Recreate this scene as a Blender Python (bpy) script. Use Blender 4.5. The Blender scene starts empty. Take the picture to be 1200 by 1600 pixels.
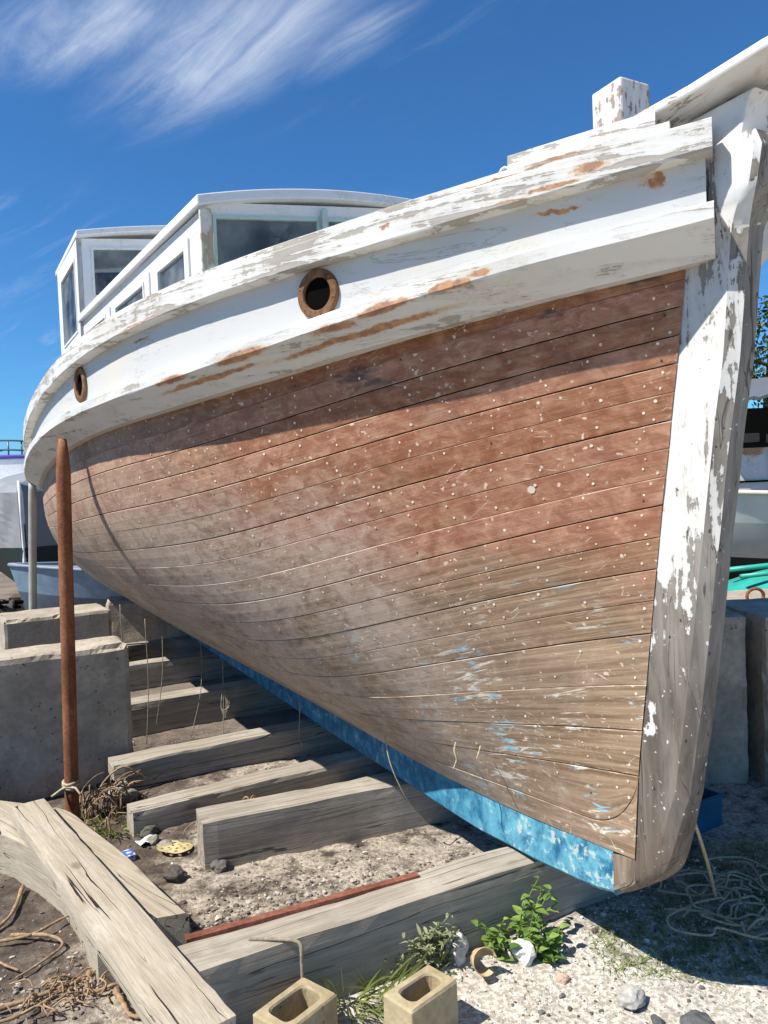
import bpy, bmesh, math, random
import numpy as np
from mathutils import Vector, Matrix, noise as mnoise
random.seed(7); rng = np.random.default_rng(7)
SC = bpy.context.scene
COL = SC.collection

# ------------------------------------------------------------------ camera
cd = bpy.data.cameras.new('camera'); cam = bpy.data.objects.new('camera', cd); COL.objects.link(cam)
cd.sensor_fit = 'VERTICAL'; cd.sensor_height = 36.0; cd.lens = 27.045; cd.clip_end = 3000; cd.clip_start = 0.05
CR = ((0.9991944, -0.0013348, -0.0401096), (0.0401318, 0.0332327, 0.9986416), (0.0, 0.9994468, -0.0332595))
cam.matrix_world = Matrix(((CR[0][0], CR[1][0], -CR[2][0], 0), (CR[0][1], CR[1][1], -CR[2][1], 0),
                           (CR[0][2], CR[1][2], -CR[2][2], 1.5), (0, 0, 0, 1)))
SC.camera = cam
# ------------------------------------------------------------------ node helper
class NT:
    def __init__(s, nt): s.nt = nt; nt.nodes.clear()
    def n(s, typ, props=None, **inp):
        nd = s.nt.nodes.new(typ)
        for k, v in (props or {}).items(): setattr(nd, k, v)
        for k, v in inp.items():
            key = k.replace('_', ' ')
            if key.isdigit(): key = int(key)
            elif len(key) == 2 and key[0] == 'i' and key[1].isdigit(): key = int(key[1])
            s.set(nd.inputs[key], v)
        return nd
    def set(s, sock, v):
        if isinstance(v, bpy.types.NodeSocket): s.nt.links.new(v, sock)
        elif isinstance(v, (tuple, list)) and sock.type == 'RGBA' and len(v) == 3: sock.default_value = (*v, 1)
        else: sock.default_value = v
    def m(s, op, a, b=0.0, c=None):
        nd = s.n('ShaderNodeMath', {'operation': op, 'use_clamp': False}, i0=a, i1=b)
        if c is not None: s.set(nd.inputs[2], c)
        return nd.outputs[0]
    def add(s, a, b): return s.m('ADD', a, b)
    def mul(s, a, b): return s.m('MULTIPLY', a, b)
    def sub(s, a, b): return s.m('SUBTRACT', a, b)
    def mx(s, a, b): return s.m('MAXIMUM', a, b)
    def inv(s, a): return s.m('SUBTRACT', 1.0, a)
    def st(s, x, a, b, lo=0.0, hi=1.0):
        return s.n('ShaderNodeMapRange', {'interpolation_type': 'SMOOTHSTEP', 'clamp': True}, Value=x, From_Min=a, From_Max=b, To_Min=lo, To_Max=hi).outputs[0]
    def lin(s, x, a, b, lo=0.0, hi=1.0):
        return s.n('ShaderNodeMapRange', {'clamp': True}, Value=x, From_Min=a, From_Max=b, To_Min=lo, To_Max=hi).outputs[0]
    def mix(s, f, a, b, blend='MIX'):
        nd = s.nt.nodes.new('ShaderNodeMix'); nd.data_type = 'RGBA'; nd.blend_type = blend
        s.set(nd.inputs[0], f); s.set(nd.inputs[6], a); s.set(nd.inputs[7], b); return nd.outputs[2]
    def noise(s, vec, scale=5, detail=4, rough=.55, dist=0.0):
        return s.n('ShaderNodeTexNoise', Vector=vec, Scale=scale, Detail=detail, Roughness=rough, Distortion=dist).outputs[0]
    def vor(s, vec, scale=5, feature='F1'):
        return s.n('ShaderNodeTexVoronoi', {'feature': feature}, Vector=vec, Scale=scale).outputs[0]
    def map(s, vec, scale=(1, 1, 1), loc=(0, 0, 0), rot=(0, 0, 0)):
        return s.n('ShaderNodeMapping', Vector=vec, Scale=scale, Location=loc, Rotation=rot).outputs[0]
    def sep(s, v): nd = s.n('ShaderNodeSeparateXYZ', Vector=v); return nd.outputs
    def obj(s): return s.n('ShaderNodeTexCoord').outputs['Object']
    def uv(s): return s.n('ShaderNodeTexCoord').outputs['UV']
    def geo(s): return s.n('ShaderNodeNewGeometry').outputs['Position']
    def rnd(s): return s.n('ShaderNodeObjectInfo').outputs['Random']
    def voff(s, v, r, k=37.0):
        return s.n('ShaderNodeVectorMath', {'operation': 'ADD'}, i0=v, i1=s.n('ShaderNodeCombineXYZ', X=s.mul(r, k), Y=s.mul(r, k * .7), Z=s.mul(r, k * 1.3)).outputs[0]).outputs[0]
    def hsv(s, col, h=.5, sat=1.0, val=1.0): return s.n('ShaderNodeHueSaturation', Hue=h, Saturation=sat, Value=val, Color=col).outputs[0]
    def bump(s, h, strength=.4, dist=.01): return s.n('ShaderNodeBump', Height=h, Strength=strength, Distance=dist).outputs[0]
    def out(s, col, rough=.8, nrm=None, metal=0.0, spec=.35, extra=None):
        b = s.n('ShaderNodeBsdfPrincipled', Base_Color=col, Roughness=rough, Metallic=metal)
        b.inputs['Specular IOR Level'].default_value = spec
        if nrm is not None: s.set(b.inputs['Normal'], nrm)
        for k, v in (extra or {}).items(): s.set(b.inputs[k], v)
        o = s.n('ShaderNodeOutputMaterial'); s.nt.links.new(b.outputs[0], o.inputs[0]); return b
def newmat(name):
    m = bpy.data.materials.new(name); m.use_nodes = True; return m, NT(m.node_tree)

# ------------------------------------------------------------------ sky, sun, exposure
SUN_AZ, SUN_EL = 205.0, 52.5         # direction to the sun, measured from +X towards +Y
wd = bpy.data.worlds.new('World'); SC.world = wd; wd.use_nodes = True
t = NT(wd.node_tree)
sky = t.n('ShaderNodeTexSky'); sky.sky_type = 'NISHITA'; sky.sun_disc = False
sky.sun_elevation = math.radians(SUN_EL); sky.sun_rotation = math.radians(90 - SUN_AZ)
sky.altitude = 200; sky.air_density = 1.0; sky.dust_density = 0.0; sky.ozone_density = 3.0
dv = t.n('ShaderNodeTexCoord').outputs['Generated']
x, y, z = t.sep(dv)
den = t.add(t.m('MAXIMUM', z, 0.0), .1)
pv = t.n('ShaderNodeCombineXYZ', X=t.m('DIVIDE', x, den), Y=t.m('DIVIDE', y, den)).outputs[0]   # flat cloud layer
warp = t.n('ShaderNodeTexNoise', Vector=pv, Scale=1.3, Detail=3.0)
pw = t.n('ShaderNodeMix', {'data_type': 'VECTOR'}); t.set(pw.inputs[0], .16); t.set(pw.inputs[4], pv); t.set(pw.inputs[5], warp.outputs[1]); pw = pw.outputs[1]
fib = t.noise(t.map(t.map(pw, rot=(0, 0, math.radians(-51))), (6.5, .95, 1)), 2.0, 10, .66, .5)
big = t.noise(pv, 1.15, 3, .5)
puff = t.noise(pw, 2.6, 7, .6, .3)
def blob(cx, cy, a, b, rot):
    v = t.map(pv, (1, 1, 1), loc=(-cx, -cy, 0)); v = t.map(v, (1, 1, 1), rot=(0, 0, math.radians(rot))); v = t.map(v, (1 / a, 1 / b, 1))
    return t.st(t.n('ShaderNodeVectorMath', {'operation': 'LENGTH'}, i0=v).outputs['Value'], 1.0, .1)
wisp = t.mx(blob(-.27, 1.47, .52, .20, 39), t.mx(t.mul(blob(-.50, 1.40, .34, .16, 20), .95), t.mul(blob(-.02, 1.46, .22, .07, 44), .8)))
wisp = t.mul(wisp, t.st(t.add(t.mul(fib, .62), t.mul(puff, .38)), .33, .68))
thin = t.mul(t.mul(t.st(fib, .50, .80), t.st(big, .44, .70)), .38)
cl = t.m('MINIMUM', t.mx(t.mul(wisp, 1.0), thin), 1.0)
cl = t.mul(cl, t.st(z, .02, .12))
hz = t.st(z, .0, .30, 1.0, 0.0)
skyc = t.mix(.9, sky.outputs[0], (0.40, 0.96, 1.42), 'MULTIPLY')
skyc = t.mix(t.mul(cl, .66), skyc, (8.6, 9.3, 10.4))
bg = t.n('ShaderNodeBackground', Color=skyc, Strength=.068)
wo = t.n('ShaderNodeOutputWorld'); t.nt.links.new(bg.outputs[0], wo.inputs[0])
sd = bpy.data.lights.new('sun', 'SUN'); sun = bpy.data.objects.new('sun', sd); COL.objects.link(sun)
sd.energy = 5.0; sd.angle = math.radians(.53); sd.color = (1.0, .955, .88)
_a, _e = math.radians(SUN_AZ), math.radians(SUN_EL)
TOSUN = Vector((math.cos(_a) * math.cos(_e), math.sin(_a) * math.cos(_e), math.sin(_e)))
sun.rotation_euler = TOSUN.to_track_quat('Z', 'Y').to_euler(); sun.location = TOSUN * 30
SC.view_settings.view_transform = 'Standard'; SC.view_settings.look = 'None'; SC.view_settings.exposure = 0.6; SC.view_settings.gamma = 1.0
SC.view_settings.use_curve_mapping = False
SC.cycles.max_bounces = 6; SC.cycles.transparent_max_bounces = 8; SC.cycles.use_denoising = True

# ------------------------------------------------------------------ object helpers
def link(o, parent=None):
    COL.objects.link(o)
    if parent is not None: o.parent = parent
    return o
def tag(o, label=None, cat=None, group=None, kind=None):
    if label: o['label'] = label
    if cat: o['category'] = cat
    if group: o['group'] = group
    if kind: o['kind'] = kind
    return o
def empty(name, loc=(0, 0, 0), rz=0.0):
    o = bpy.data.objects.new(name, None); o.empty_display_size = .1; o.location = loc; o.rotation_euler = (0, 0, rz); return link(o)
def mk(name, V, Fc, mat, parent=None, smooth=False, uv=None, col=None):
    me = bpy.data.meshes.new(name)
    me.from_pydata([tuple(map(float, v)) for v in V], [], [tuple(int(i) for i in f) for f in Fc]); me.update()
    if mat: me.materials.append(mat)
    if smooth: me.polygons.foreach_set('use_smooth', [True] * len(me.polygons))
    if uv is not None:
        ul = me.uv_layers.new(name='UVMap'); idx = np.empty(len(me.loops), np.int32); me.loops.foreach_get('vertex_index', idx)
        ul.data.foreach_set('uv', np.asarray(uv, np.float32)[idx].ravel())
    if col is not None:
        ca = me.color_attributes.new('Col', 'FLOAT_COLOR', 'POINT'); c = np.ones((len(V), 4), np.float32); c[:, :3] = col; ca.data.foreach_set('color', c.ravel())
    return link(bpy.data.objects.new(name, me), parent)
def bmk(name, bm, mat, parent=None, smooth=False):
    me = bpy.data.meshes.new(name); bm.normal_update(); bm.to_mesh(me); bm.free()
    if mat: me.materials.append(mat)
    if smooth: me.polygons.foreach_set('use_smooth', [True] * len(me.polygons))
    return link(bpy.data.objects.new(name, me), parent)
def grid_faces(nu, nv, closed_v=False, off=0):
    f = []
    for i in range(nu - 1):
        for j in range(nv if closed_v else nv - 1):
            j2 = (j + 1) % nv
            f.append((off + i * nv + j, off + (i + 1) * nv + j, off + (i + 1) * nv + j2, off + i * nv + j2))
    return f
def sweep(rings, closed=True, caps=True):
    """rings: list of equal-length point lists -> verts, faces"""
    nv = len(rings[0]); V = [p for r in rings for p in r]; F = grid_faces(len(rings), nv, closed)
    if caps and closed: F.append(tuple(range(nv))); F.append(tuple(reversed(range((len(rings) - 1) * nv, len(rings) * nv))))
    return V, F
def catmull(P, n=8):
    P = [Vector(p) for p in P]; out = []
    Q = [P[0] * 2 - P[1]] + P + [P[-1] * 2 - P[-2]]
    for i in range(1, len(Q) - 2):
        for k in range(n):
            s = k / n; a, b, c, d = Q[i - 1], Q[i], Q[i + 1], Q[i + 2]
            out.append(.5 * ((2 * b) + (c - a) * s + (2 * a - 5 * b + 4 * c - d) * s * s + (3 * b - a - 3 * c + d) * s ** 3))
    out.append(P[-1]); return out
def tube_vf(P, r, sides=6, off=0):
    V, F = [], []; n = len(P); up = Vector((.13, .21, .97))
    for i, p in enumerate(P):
        tg = (P[min(i + 1, n - 1)] - P[max(i - 1, 0)]); tg = tg.normalized() if tg.length > 1e-9 else Vector((0, 0, 1))
        u = tg.cross(up); u = u.normalized() if u.length > .05 else tg.orthogonal().normalized(); v = tg.cross(u); rr = r(i / (n - 1)) if callable(r) else r
        for k in range(sides):
            a = 2 * math.pi * k / sides; V.append(p + u * math.cos(a) * rr + v * math.sin(a) * rr)
    F = grid_faces(n, sides, True, off)
    F.append(tuple(off + k for k in range(sides))); F.append(tuple(off + (n - 1) * sides + k for k in reversed(range(sides))))
    return V, F
def tube(name, P, r, mat, parent=None, sides=7, n=8):
    V, F = tube_vf(catmull(P, n) if n > 1 else [Vector(p) for p in P], r, sides); return mk(name, V, F, mat, parent, True)
def box_vf(c, d, off=0):
    V = [(c[0] + sx * d[0] / 2, c[1] + sy * d[1] / 2, c[2] + sz * d[2] / 2) for sz in (-1, 1) for sy in (-1, 1) for sx in (-1, 1)]
    F = [(0, 2, 3, 1), (4, 5, 7, 6), (0, 1, 5, 4), (2, 6, 7, 3), (0, 4, 6, 2), (1, 3, 7, 5)]
    return V, [tuple(off + i for i in f) for f in F]
def bevel_obj(o, w=.005, seg=2):
    m = o.modifiers.new('bevel', 'BEVEL'); m.width = w; m.segments = seg; m.limit_method = 'ANGLE'; m.angle_limit = math.radians(40); return o
def rough_box(name, d, mat, cuts=(8, 4, 4), chip=.012, rough=.003, freq=9.0, seed=0, parent=None, bottom0=True, shape=None):
    """box with worn, chipped edges; local origin at the centre of its base"""
    nx, ny, nz = cuts; bm = bmesh.new(); vid = {}
    def vert(i, j, k):
        if (i, j, k) not in vid: vid[(i, j, k)] = bm.verts.new((-d[0] / 2 + d[0] * i / nx, -d[1] / 2 + d[1] * j / ny, d[2] * k / nz))
        return vid[(i, j, k)]
    for i in range(nx):
        for j in range(ny):
            bm.faces.new([vert(i, j, 0), vert(i, j + 1, 0), vert(i + 1, j + 1, 0), vert(i + 1, j, 0)]); bm.faces.new([vert(i, j, nz), vert(i + 1, j, nz), vert(i + 1, j + 1, nz), vert(i, j + 1, nz)])
    for i in range(nx):
        for k in range(nz):
            bm.faces.new([vert(i, 0, k), vert(i + 1, 0, k), vert(i + 1, 0, k + 1), vert(i, 0, k + 1)]); bm.faces.new([vert(i, ny, k), vert(i, ny, k + 1), vert(i + 1, ny, k + 1), vert(i + 1, ny, k)])
    for j in range(ny):
        for k in range(nz):
            bm.faces.new([vert(0, j, k), vert(0, j, k + 1), vert(0, j + 1, k + 1), vert(0, j + 1, k)]); bm.faces.new([vert(nx, j, k), vert(nx, j + 1, k), vert(nx, j + 1, k + 1), vert(nx, j, k + 1)])
    so = Vector((seed * 3.7, seed * 1.9, seed * 5.3))
    for (i, j, k), v in vid.items():
        p = v.co.copy(); q = p * freq + so
        e = [i in (0, nx), j in (0, ny), k == nz]
        if sum(e) >= 2:
            a = chip * (.35 + max(0, mnoise.noise(q * .8) * 1.4 + mnoise.noise(q * 2.3) * .8))
            if e[0]: v.co.x -= math.copysign(a, p.x)
            if e[1]: v.co.y -= math.copysign(a, p.y)
            if e[2]: v.co.z -= a
        v.co += Vector((mnoise.noise(q + Vector((9, 0, 0))), mnoise.noise(q + Vector((0, 9, 0))), mnoise.noise(q + Vector((0, 0, 9))) if k else 0)) * rough
        if shape: v.co = Vector(shape(v.co))
    return bmk(name, bm, mat, parent)
def fbm(x, y, s, oct=4, seed=0):
    """vectorised value noise"""
    r = np.zeros_like(x, float); amp = 1.0; tot = 0
    for o in range(oct):
        X = x * s + 17.3 * seed + 5.1 * o; Y = y * s - 11.7 * seed + 3.3 * o; xi = np.floor(X).astype(np.int64); yi = np.floor(Y).astype(np.int64); fx = X - xi; fy = Y - yi
        fx = fx * fx * (3 - 2 * fx); fy = fy * fy * (3 - 2 * fy)
        def h(a, b):
            n = (a * 374761393 + b * 668265263) & 0x7fffffff; n = ((n ^ (n >> 13)) * 1274126177) & 0x7fffffff; return ((n ^ (n >> 16)) & 0xffff) / 65535.0
        v = (h(xi, yi) * (1 - fx) + h(xi + 1, yi) * fx) * (1 - fy) + (h(xi, yi + 1) * (1 - fx) + h(xi + 1, yi + 1) * fx) * fy
        r += amp * (v - .5) * 2; tot += amp; amp *= .5; s *= 2
    return r / tot

# ------------------------------------------------------------------ materials
def m_timber(name, c1, c2, pale, crack=1.0, rough=.9, gs=1.0):
    m, t = newmat(name); v = t.voff(t.obj(), t.rnd())
    g = t.noise(t.map(v, (2.2 * gs, 34 * gs, 34 * gs)), 1.0, 7, .62, .5)
    g2 = t.noise(t.map(v, (8, 210, 210)), 1.0, 4, .65)
    b = t.noise(v, 3.2, 5, .6)
    wv = t.n('ShaderNodeVectorMath', {'operation': 'MULTIPLY_ADD'}, i0=t.n('ShaderNodeTexNoise', Vector=t.map(v, (3, 10, 10)), Scale=1.0, Detail=3.0).outputs[1], i1=(.3, .3, .3), i2=t.map(v, (.55, 15, 15))).outputs[0]
    cr = t.st(t.m('ABSOLUTE', t.sub(t.noise(wv, 1.0, 2, .5, .0), .5)), .0085, .0015)
    cr = t.mul(t.mul(cr, t.st(t.noise(t.map(v, (1.6, 9, 9)), 1.0, 2), .46, .56)), crack)
    c = t.mix(t.st(g, .32, .68), c1, c2); c = t.mix(t.mul(t.st(b, .48, .72), .6), c, pale)
    c = t.hsv(c, val=t.lin(g2, .28, .72, .78, 1.18)); kn_ = t.n('ShaderNodeTexVoronoi', Vector=t.map(v, (1.6, 3.2, 3.2)), Scale=2.2).outputs[0]; c = t.mix(t.mul(t.st(kn_, .16, .05), .55), c, (.10, .070, .045)); c = t.hsv(c, val=t.lin(t.rnd(), 0, 1, .86, 1.12))
    c = t.mix(cr, c, (.028, .021, .016))
    sp = t.st(t.noise(v, 90, 2, .5), .70, .76); c = t.mix(t.mul(sp, .35), c, (.05, .04, .03))
    h = t.sub(t.add(t.mul(g, .5), t.mul(g2, .35)), t.mul(cr, 1.5))
    t.out(c, rough, t.bump(h, .65, .006)); return m
M_TIMB = m_timber('weathered grey timber', (.25, .215, .168), (.37, .325, .26), (.50, .455, .38), .8)
M_PLANK = m_timber('sun bleached oak', (.325, .275, .20), (.41, .355, .27), (.48, .435, .35), 1.4, gs=1.3)
def m_concrete(name, base, dark, pits=1.0):
    m, t = newmat(name); v = t.voff(t.obj(), t.rnd())
    a = t.noise(v, 4, 7, .65); b = t.noise(v, 38, 4, .6); st = t.noise(t.map(v, (7, 7, .9)), 1.0, 4)
    c = t.mix(t.st(a, .35, .7), dark, base); c = t.hsv(c, val=t.lin(b, .3, .7, .84, 1.14))
    c = t.mix(t.mul(t.st(st, .54, .74), .35), c, (dark[0] * .55, dark[1] * .54, dark[2] * .5))
    pt = t.mul(t.st(t.vor(v, 34), .20, .10), t.st(t.noise(v, 9, 2), .50, .62)); c = t.mix(t.mul(pt, .75 * pits), c, (.035, .032, .028))
    wp = t.st(t.noise(v, 13, 6, .7), .66, .73); c = t.mix(t.mul(wp, .4), c, (.60, .57, .50))
    t.out(c, .93, t.bump(t.sub(t.add(t.mul(b, .5), a), t.mul(pt, 1.2)), .7, .008)); return m
M_CONC = m_concrete('weathered concrete', (.46, .40, .315), (.31, .265, .205))
M_CINDER = m_concrete('tan cinder block', (.44, .36, .22), (.33, .265, .155), .7)
def m_plain(name, col, rough=.6, metal=0.0, var=.12, scale=9.0, spec=.35, bump=.1):
    m, t = newmat(name); v = t.voff(t.obj(), t.rnd()); n = t.noise(v, scale, 6, .62)
    c = t.hsv((*col, 1), val=t.lin(n, .3, .7, 1 - var * 1.5, 1 + var)); t.out(c, t.lin(n, .3, .7, max(.05, rough - .08), min(1, rough + .1)), t.bump(n, bump, .004), metal, spec); return m
def m_rust(name, c1=(.16, .055, .025), c2=(.30, .125, .055), metal=.1):
    m, t = newmat(name); v = t.voff(t.obj(), t.rnd()); a = t.noise(t.map(v, (1, 1, .45)), 9, 7, .68); b = t.noise(v, 75, 4, .6)
    c = t.mix(t.st(a, .36, .66), c1, c2); c = t.hsv(c, val=t.lin(b, .3, .7, .7, 1.25)); c = t.mix(t.st(t.noise(v, 5, 5, .7), .60, .70), c, (.07, .04, .028))
    t.out(c, .82, t.bump(t.add(a, b), .45, .003), metal); return m
M_RUST = m_rust('rusty steel'); M_RUST2 = m_rust('rusty flat bar', (.15, .05, .03), (.26, .10, .06))
M_BRONZE = m_rust('weathered bronze', (.17, .085, .040), (.30, .175, .095), .35)
M_DARK = m_plain('dark interior', (.006, .0055, .005), 1.0, spec=0.0, bump=0.0)
M_ROPE = m_plain('sun faded rope', (.46, .38, .25), .95, var=.3, scale=120, bump=.6)
M_STRING = m_plain('grey twine', (.28, .235, .17), .95, var=.3, scale=60)
M_ROOT = m_plain('dry brown root', (.33, .22, .13), .95, var=.35, scale=50, bump=.5)
M_BARK = m_plain('bark', (.10, .075, .05), .95, var=.35, scale=22, bump=.6)

def paint_core(t, v, wearbias, rust=(), dirt=.5, grainscale=(2.0, 22, 22), wood=((.19, .165, .14), (.34, .30, .25)), white=(.68, .675, .65), flake=7.0, streak=.55, uvrust=()):
    """white paint that flakes off along the grain"""
    g = t.noise(t.map(v, grainscale), 1.0, 7, .65, .6); f1 = t.noise(v, flake, 8, .66, .3); f2 = t.noise(v, flake * 4.2, 5, .6)
    ws = streak + .75 - streak * .4 + .18; s = t.add(t.mul(g, streak / ws), t.add(t.mul(f1, (.75 - streak * .4) / ws), t.mul(f2, .18 / ws))); s = t.add(s, wearbias)
    pm = t.st(s, .560, .580)                       # 1 = paint gone
    cw = t.mix(t.st(g, .3, .7), wood[0], wood[1])
    d = t.noise(v, 2.2, 5, .6); cp = t.mix(t.mul(t.st(d, .46, .72), dirt), white, (.60, .555, .46))
    cp = t.mix(t.mul(t.st(s, .47, .565), .42), cp, (.50, .465, .40)); hair = t.mul(t.st(t.m('ABSOLUTE', t.sub(g, .5)), .012, .002), t.st(f1, .46, .58)); cp = t.mix(t.mul(hair, .55), cp, (.25, .22, .18))
    if rust:
        rm = None; dn_ = t.n('ShaderNodeTexNoise', Vector=v, Scale=7.0, Detail=5.0, Roughness=.65).outputs[1]
        vd = t.n('ShaderNodeVectorMath', {'operation': 'MULTIPLY_ADD'}, i0=dn_, i1=(.22, .22, .10), i2=t.map(v, (1, 1, 1), loc=(-.11, -.11, -.05))).outputs[0]
        for (cx, cy, cz, ra, rb) in rust:
            q = t.map(t.map(vd, (1, 1, 1), loc=(-cx, -cy, -cz)), (1 / ra, 1 / ra, 1 / rb))
            k = t.st(t.n('ShaderNodeVectorMath', {'operation': 'LENGTH'}, i0=q).outputs['Value'], 1.0, .15); rm = k if rm is None else t.mx(rm, k)
        rn = t.noise(t.map(v, (5, 5, 9)), 2.2, 8, .7, .4); rr = t.st(t.add(t.mul(rm, .80), t.mul(rn, .8)), .82, 1.10); halo = t.st(t.add(rm, t.mul(rn, .5)), .42, 1.0)
        cp = t.mix(t.mul(halo, .45), cp, (.62, .36, .13)); rc = t.mix(t.st(t.noise(v, 34, 4), .4, .62), (.30, .095, .035), (.52, .235, .07)); cp = t.mix(t.mul(rr, .82), cp, rc)
    if uvrust:
        uvd = t.n('ShaderNodeVectorMath', {'operation': 'MULTIPLY_ADD'}, i0=t.n('ShaderNodeTexNoise', Vector=v, Scale=9.0, Detail=6.0, Roughness=.7).outputs[1], i1=(.16, .035, 0), i2=t.map(t.uv(), (1, 1, 1), loc=(-.08, -.0175, 0))).outputs[0]; rm = None
        for (cu, cv, ru, rv) in uvrust:
            k = t.st(t.n('ShaderNodeVectorMath', {'operation': 'LENGTH'}, i0=t.map(t.map(uvd, (1, 1, 1), loc=(-cu, -cv, 0)), (1 / ru, 1 / rv, 0))).outputs['Value'], 1.0, .1); rm = k if rm is None else t.mx(rm, k)
        rn = t.noise(t.map(v, (6, 6, 16)), 3.0, 8, .72, .3); halo = t.st(t.add(rm, t.mul(rn, .6)), .38, 1.1); rr = t.st(t.add(t.mul(rm, .8), t.mul(rn, .9)), .80, 1.05)
        cp = t.mix(t.mul(halo, .55), cp, (.55, .36, .15)); rc = t.mix(t.st(t.noise(v, 30, 5, .65), .42, .60), (.22, .065, .028), (.46, .20, .075)); cp = t.mix(t.mul(rr, .74), cp, rc)
    return pm, cw, cp, g, f2
def m_paint(name, wear, **kw):
    uvm = kw.pop('uv', False); m, t = newmat(name); v = t.obj()
    pm, cw, cp, g, f2 = paint_core(t, v, wear, **kw)
    t.out(t.mix(pm, cp, cw), t.mix(pm, (.5, .5, .5), (.9, .9, .9)), t.bump(t.add(t.mul(t.inv(pm), .8), t.mul(g, .5)), .55, .003)); return m

# ------------------------------------------------------------------ ground
gx = np.concatenate([-np.geomspace(1500, 3.0, 42), np.arange(-2.9, 2.3, .022), np.geomspace(2.35, 1500, 42)])
gy = np.concatenate([-np.geomspace(600, 1.0, 18), np.arange(-.9, 1.4, .12), np.arange(1.45, 4.6, .020), np.geomspace(4.65, 2500, 70)])
def ground_h(x, y):
    near = np.clip(1 - (np.hypot(x, y - 3) - 6) / 8, 0, 1)
    h = fbm(x, y, 1.1, 3, 1) * .018 + fbm(x, y, 7, 4, 2) * .012 + np.abs(fbm(x, y, 26, 3, 3)) * .010
    # rubble and scuffed soil between the timbers, a low mound of sand by the pole
    h += .030 * np.exp(-(((x + .45) / .55) ** 2 + ((y - 2.75) / .28) ** 2)) * (0.6 + .9 * fbm(x, y, 9, 3, 6))
    h += .04 * np.exp(-(((x + 1.15) / .5) ** 2 + ((y - 4.2) / .3) ** 2))
    return (h - .012) * near
GX, GY = np.meshgrid(gx, gy, indexing='ij'); GZ = ground_h(GX, GY)
m, t = newmat('yard ground'); M_GROUND = m; v = t.geo(); X_, Y_, Z_ = t.sep(v)
n1 = t.noise(v, 1.6, 5, .6); n2 = t.noise(v, 9, 6, .65); n3 = t.noise(v, 60, 5, .65); n4 = t.noise(v, 260, 3, .6)
dirt = t.mix(t.st(n2, .35, .68), (.072, .056, .045), (.165, .130, .102)); dirt = t.hsv(dirt, val=t.lin(n3, .3, .7, .72, 1.3))
sand = t.mix(t.st(n3, .38, .62), (.31, .255, .195), (.55, .485, .395))
shell = t.mix(t.st(n3, .40, .58), (.40, .35, .28), (.68, .635, .555)); shell = t.mix(t.mul(t.st(n4, .58, .68), .6), shell, (.22, .18, .14))
far = t.mix(t.st(n1, .35, .65), (.155, .128, .10), (.245, .205, .165)); far = t.hsv(far, val=t.lin(n3, .3, .7, .85, 1.15))
nn = t.mul(t.sub(t.add(t.mul(n1, .55), t.mul(n2, .45)), .5), 2.2)
# crushed shell lies in front of the first timber and right of it; sand between the timbers
m_shell = t.mul(t.st(t.add(t.add(X_, t.mul(Y_, -.30)), nn), -1.05, -.55), t.st(t.add(Y_, t.mul(nn, .25)), 2.80, 2.42))
m_sand = t.mul(t.st(t.add(X_, t.mul(nn, .6)), -1.15, -.75), t.st(t.add(Y_, nn), 5.6, 4.2)); m_sand = t.mul(m_sand, t.st(t.add(n2, t.mul(n1, .5)), .56, .82))
m_far = t.st(t.add(Y_, t.mul(nn, .8)), 4.2, 5.4)
c = t.mix(t.mul(m_sand, .9), dirt, sand); c = t.mix(m_far, c, far); c = t.mix(t.mul(m_shell, .93), c, shell)
grn = t.mul(t.mul(t.st(t.add(X_, t.mul(nn, .5)), .55, .8), t.st(t.add(Y_, t.mul(nn, .5)), 2.25, 2.45)), t.mul(t.st(t.add(Y_, nn), 3.4, 2.9), t.st(n2, .44, .60)))
c = t.mix(t.mul(grn, .75), c, t.mix(n3, (.035, .05, .018), (.085, .105, .035)))
t.out(c, .96, t.bump(t.add(t.mul(n2, .6), t.add(t.mul(n3, .8), t.mul(n4, .4))), .9, .012), spec=.15)
nxg, nyg = GX.shape
idx = np.arange(nxg * nyg).reshape(nxg, nyg); quads = np.stack([idx[:-1, :-1], idx[1:, :-1], idx[1:, 1:], idx[:-1, 1:]], -1).reshape(-1, 4)
me = bpy.data.meshes.new('ground'); me.vertices.add(nxg * nyg); me.vertices.foreach_set('co', np.stack([GX, GY, GZ], -1).astype(np.float32).ravel())
me.loops.add(quads.size); me.loops.foreach_set('vertex_index', quads.astype(np.int32).ravel()); me.polygons.add(len(quads)); me.polygons.foreach_set('loop_start', np.arange(0, quads.size, 4, dtype=np.int32)); me.polygons.foreach_set('loop_total', np.full(len(quads), 4, np.int32))
me.update(calc_edges=True); me.materials.append(M_GROUND); me.polygons.foreach_set('use_smooth', [True] * len(me.polygons))
tag(link(bpy.data.objects.new('ground', me)), kind='structure')
def gh(x, y): return float(ground_h(np.array([x]), np.array([y]))[0])

# ------------------------------------------------------------------ the boat: hull form
K = 1.0656                       # model units -> metres
def nat(xk, yk, x):
    xk = np.asarray(xk, float); yk = np.asarray(yk, float); x = np.asarray(x, float); n = len(xk); h = np.diff(xk); A = np.zeros((n, n)); r = np.zeros(n); A[0, 0] = A[-1, -1] = 1
    for i in range(1, n - 1):
        A[i, i - 1] = h[i - 1]; A[i, i] = 2 * (h[i - 1] + h[i]); A[i, i + 1] = h[i]; r[i] = 6 * ((yk[i + 1] - yk[i]) / h[i] - (yk[i] - yk[i - 1]) / h[i - 1])
    M = np.linalg.solve(A, r); i = np.clip(np.searchsorted(xk, x) - 1, 0, n - 2); a = xk[i + 1] - x; b = x - xk[i]; hh = h[i]
    return M[i] * a ** 3 / 6 / hh + M[i + 1] * b ** 3 / 6 / hh + (yk[i] / hh - M[i] * hh / 6) * a + (yk[i + 1] / hh - M[i + 1] * hh / 6) * b
LB = 7.5
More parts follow.
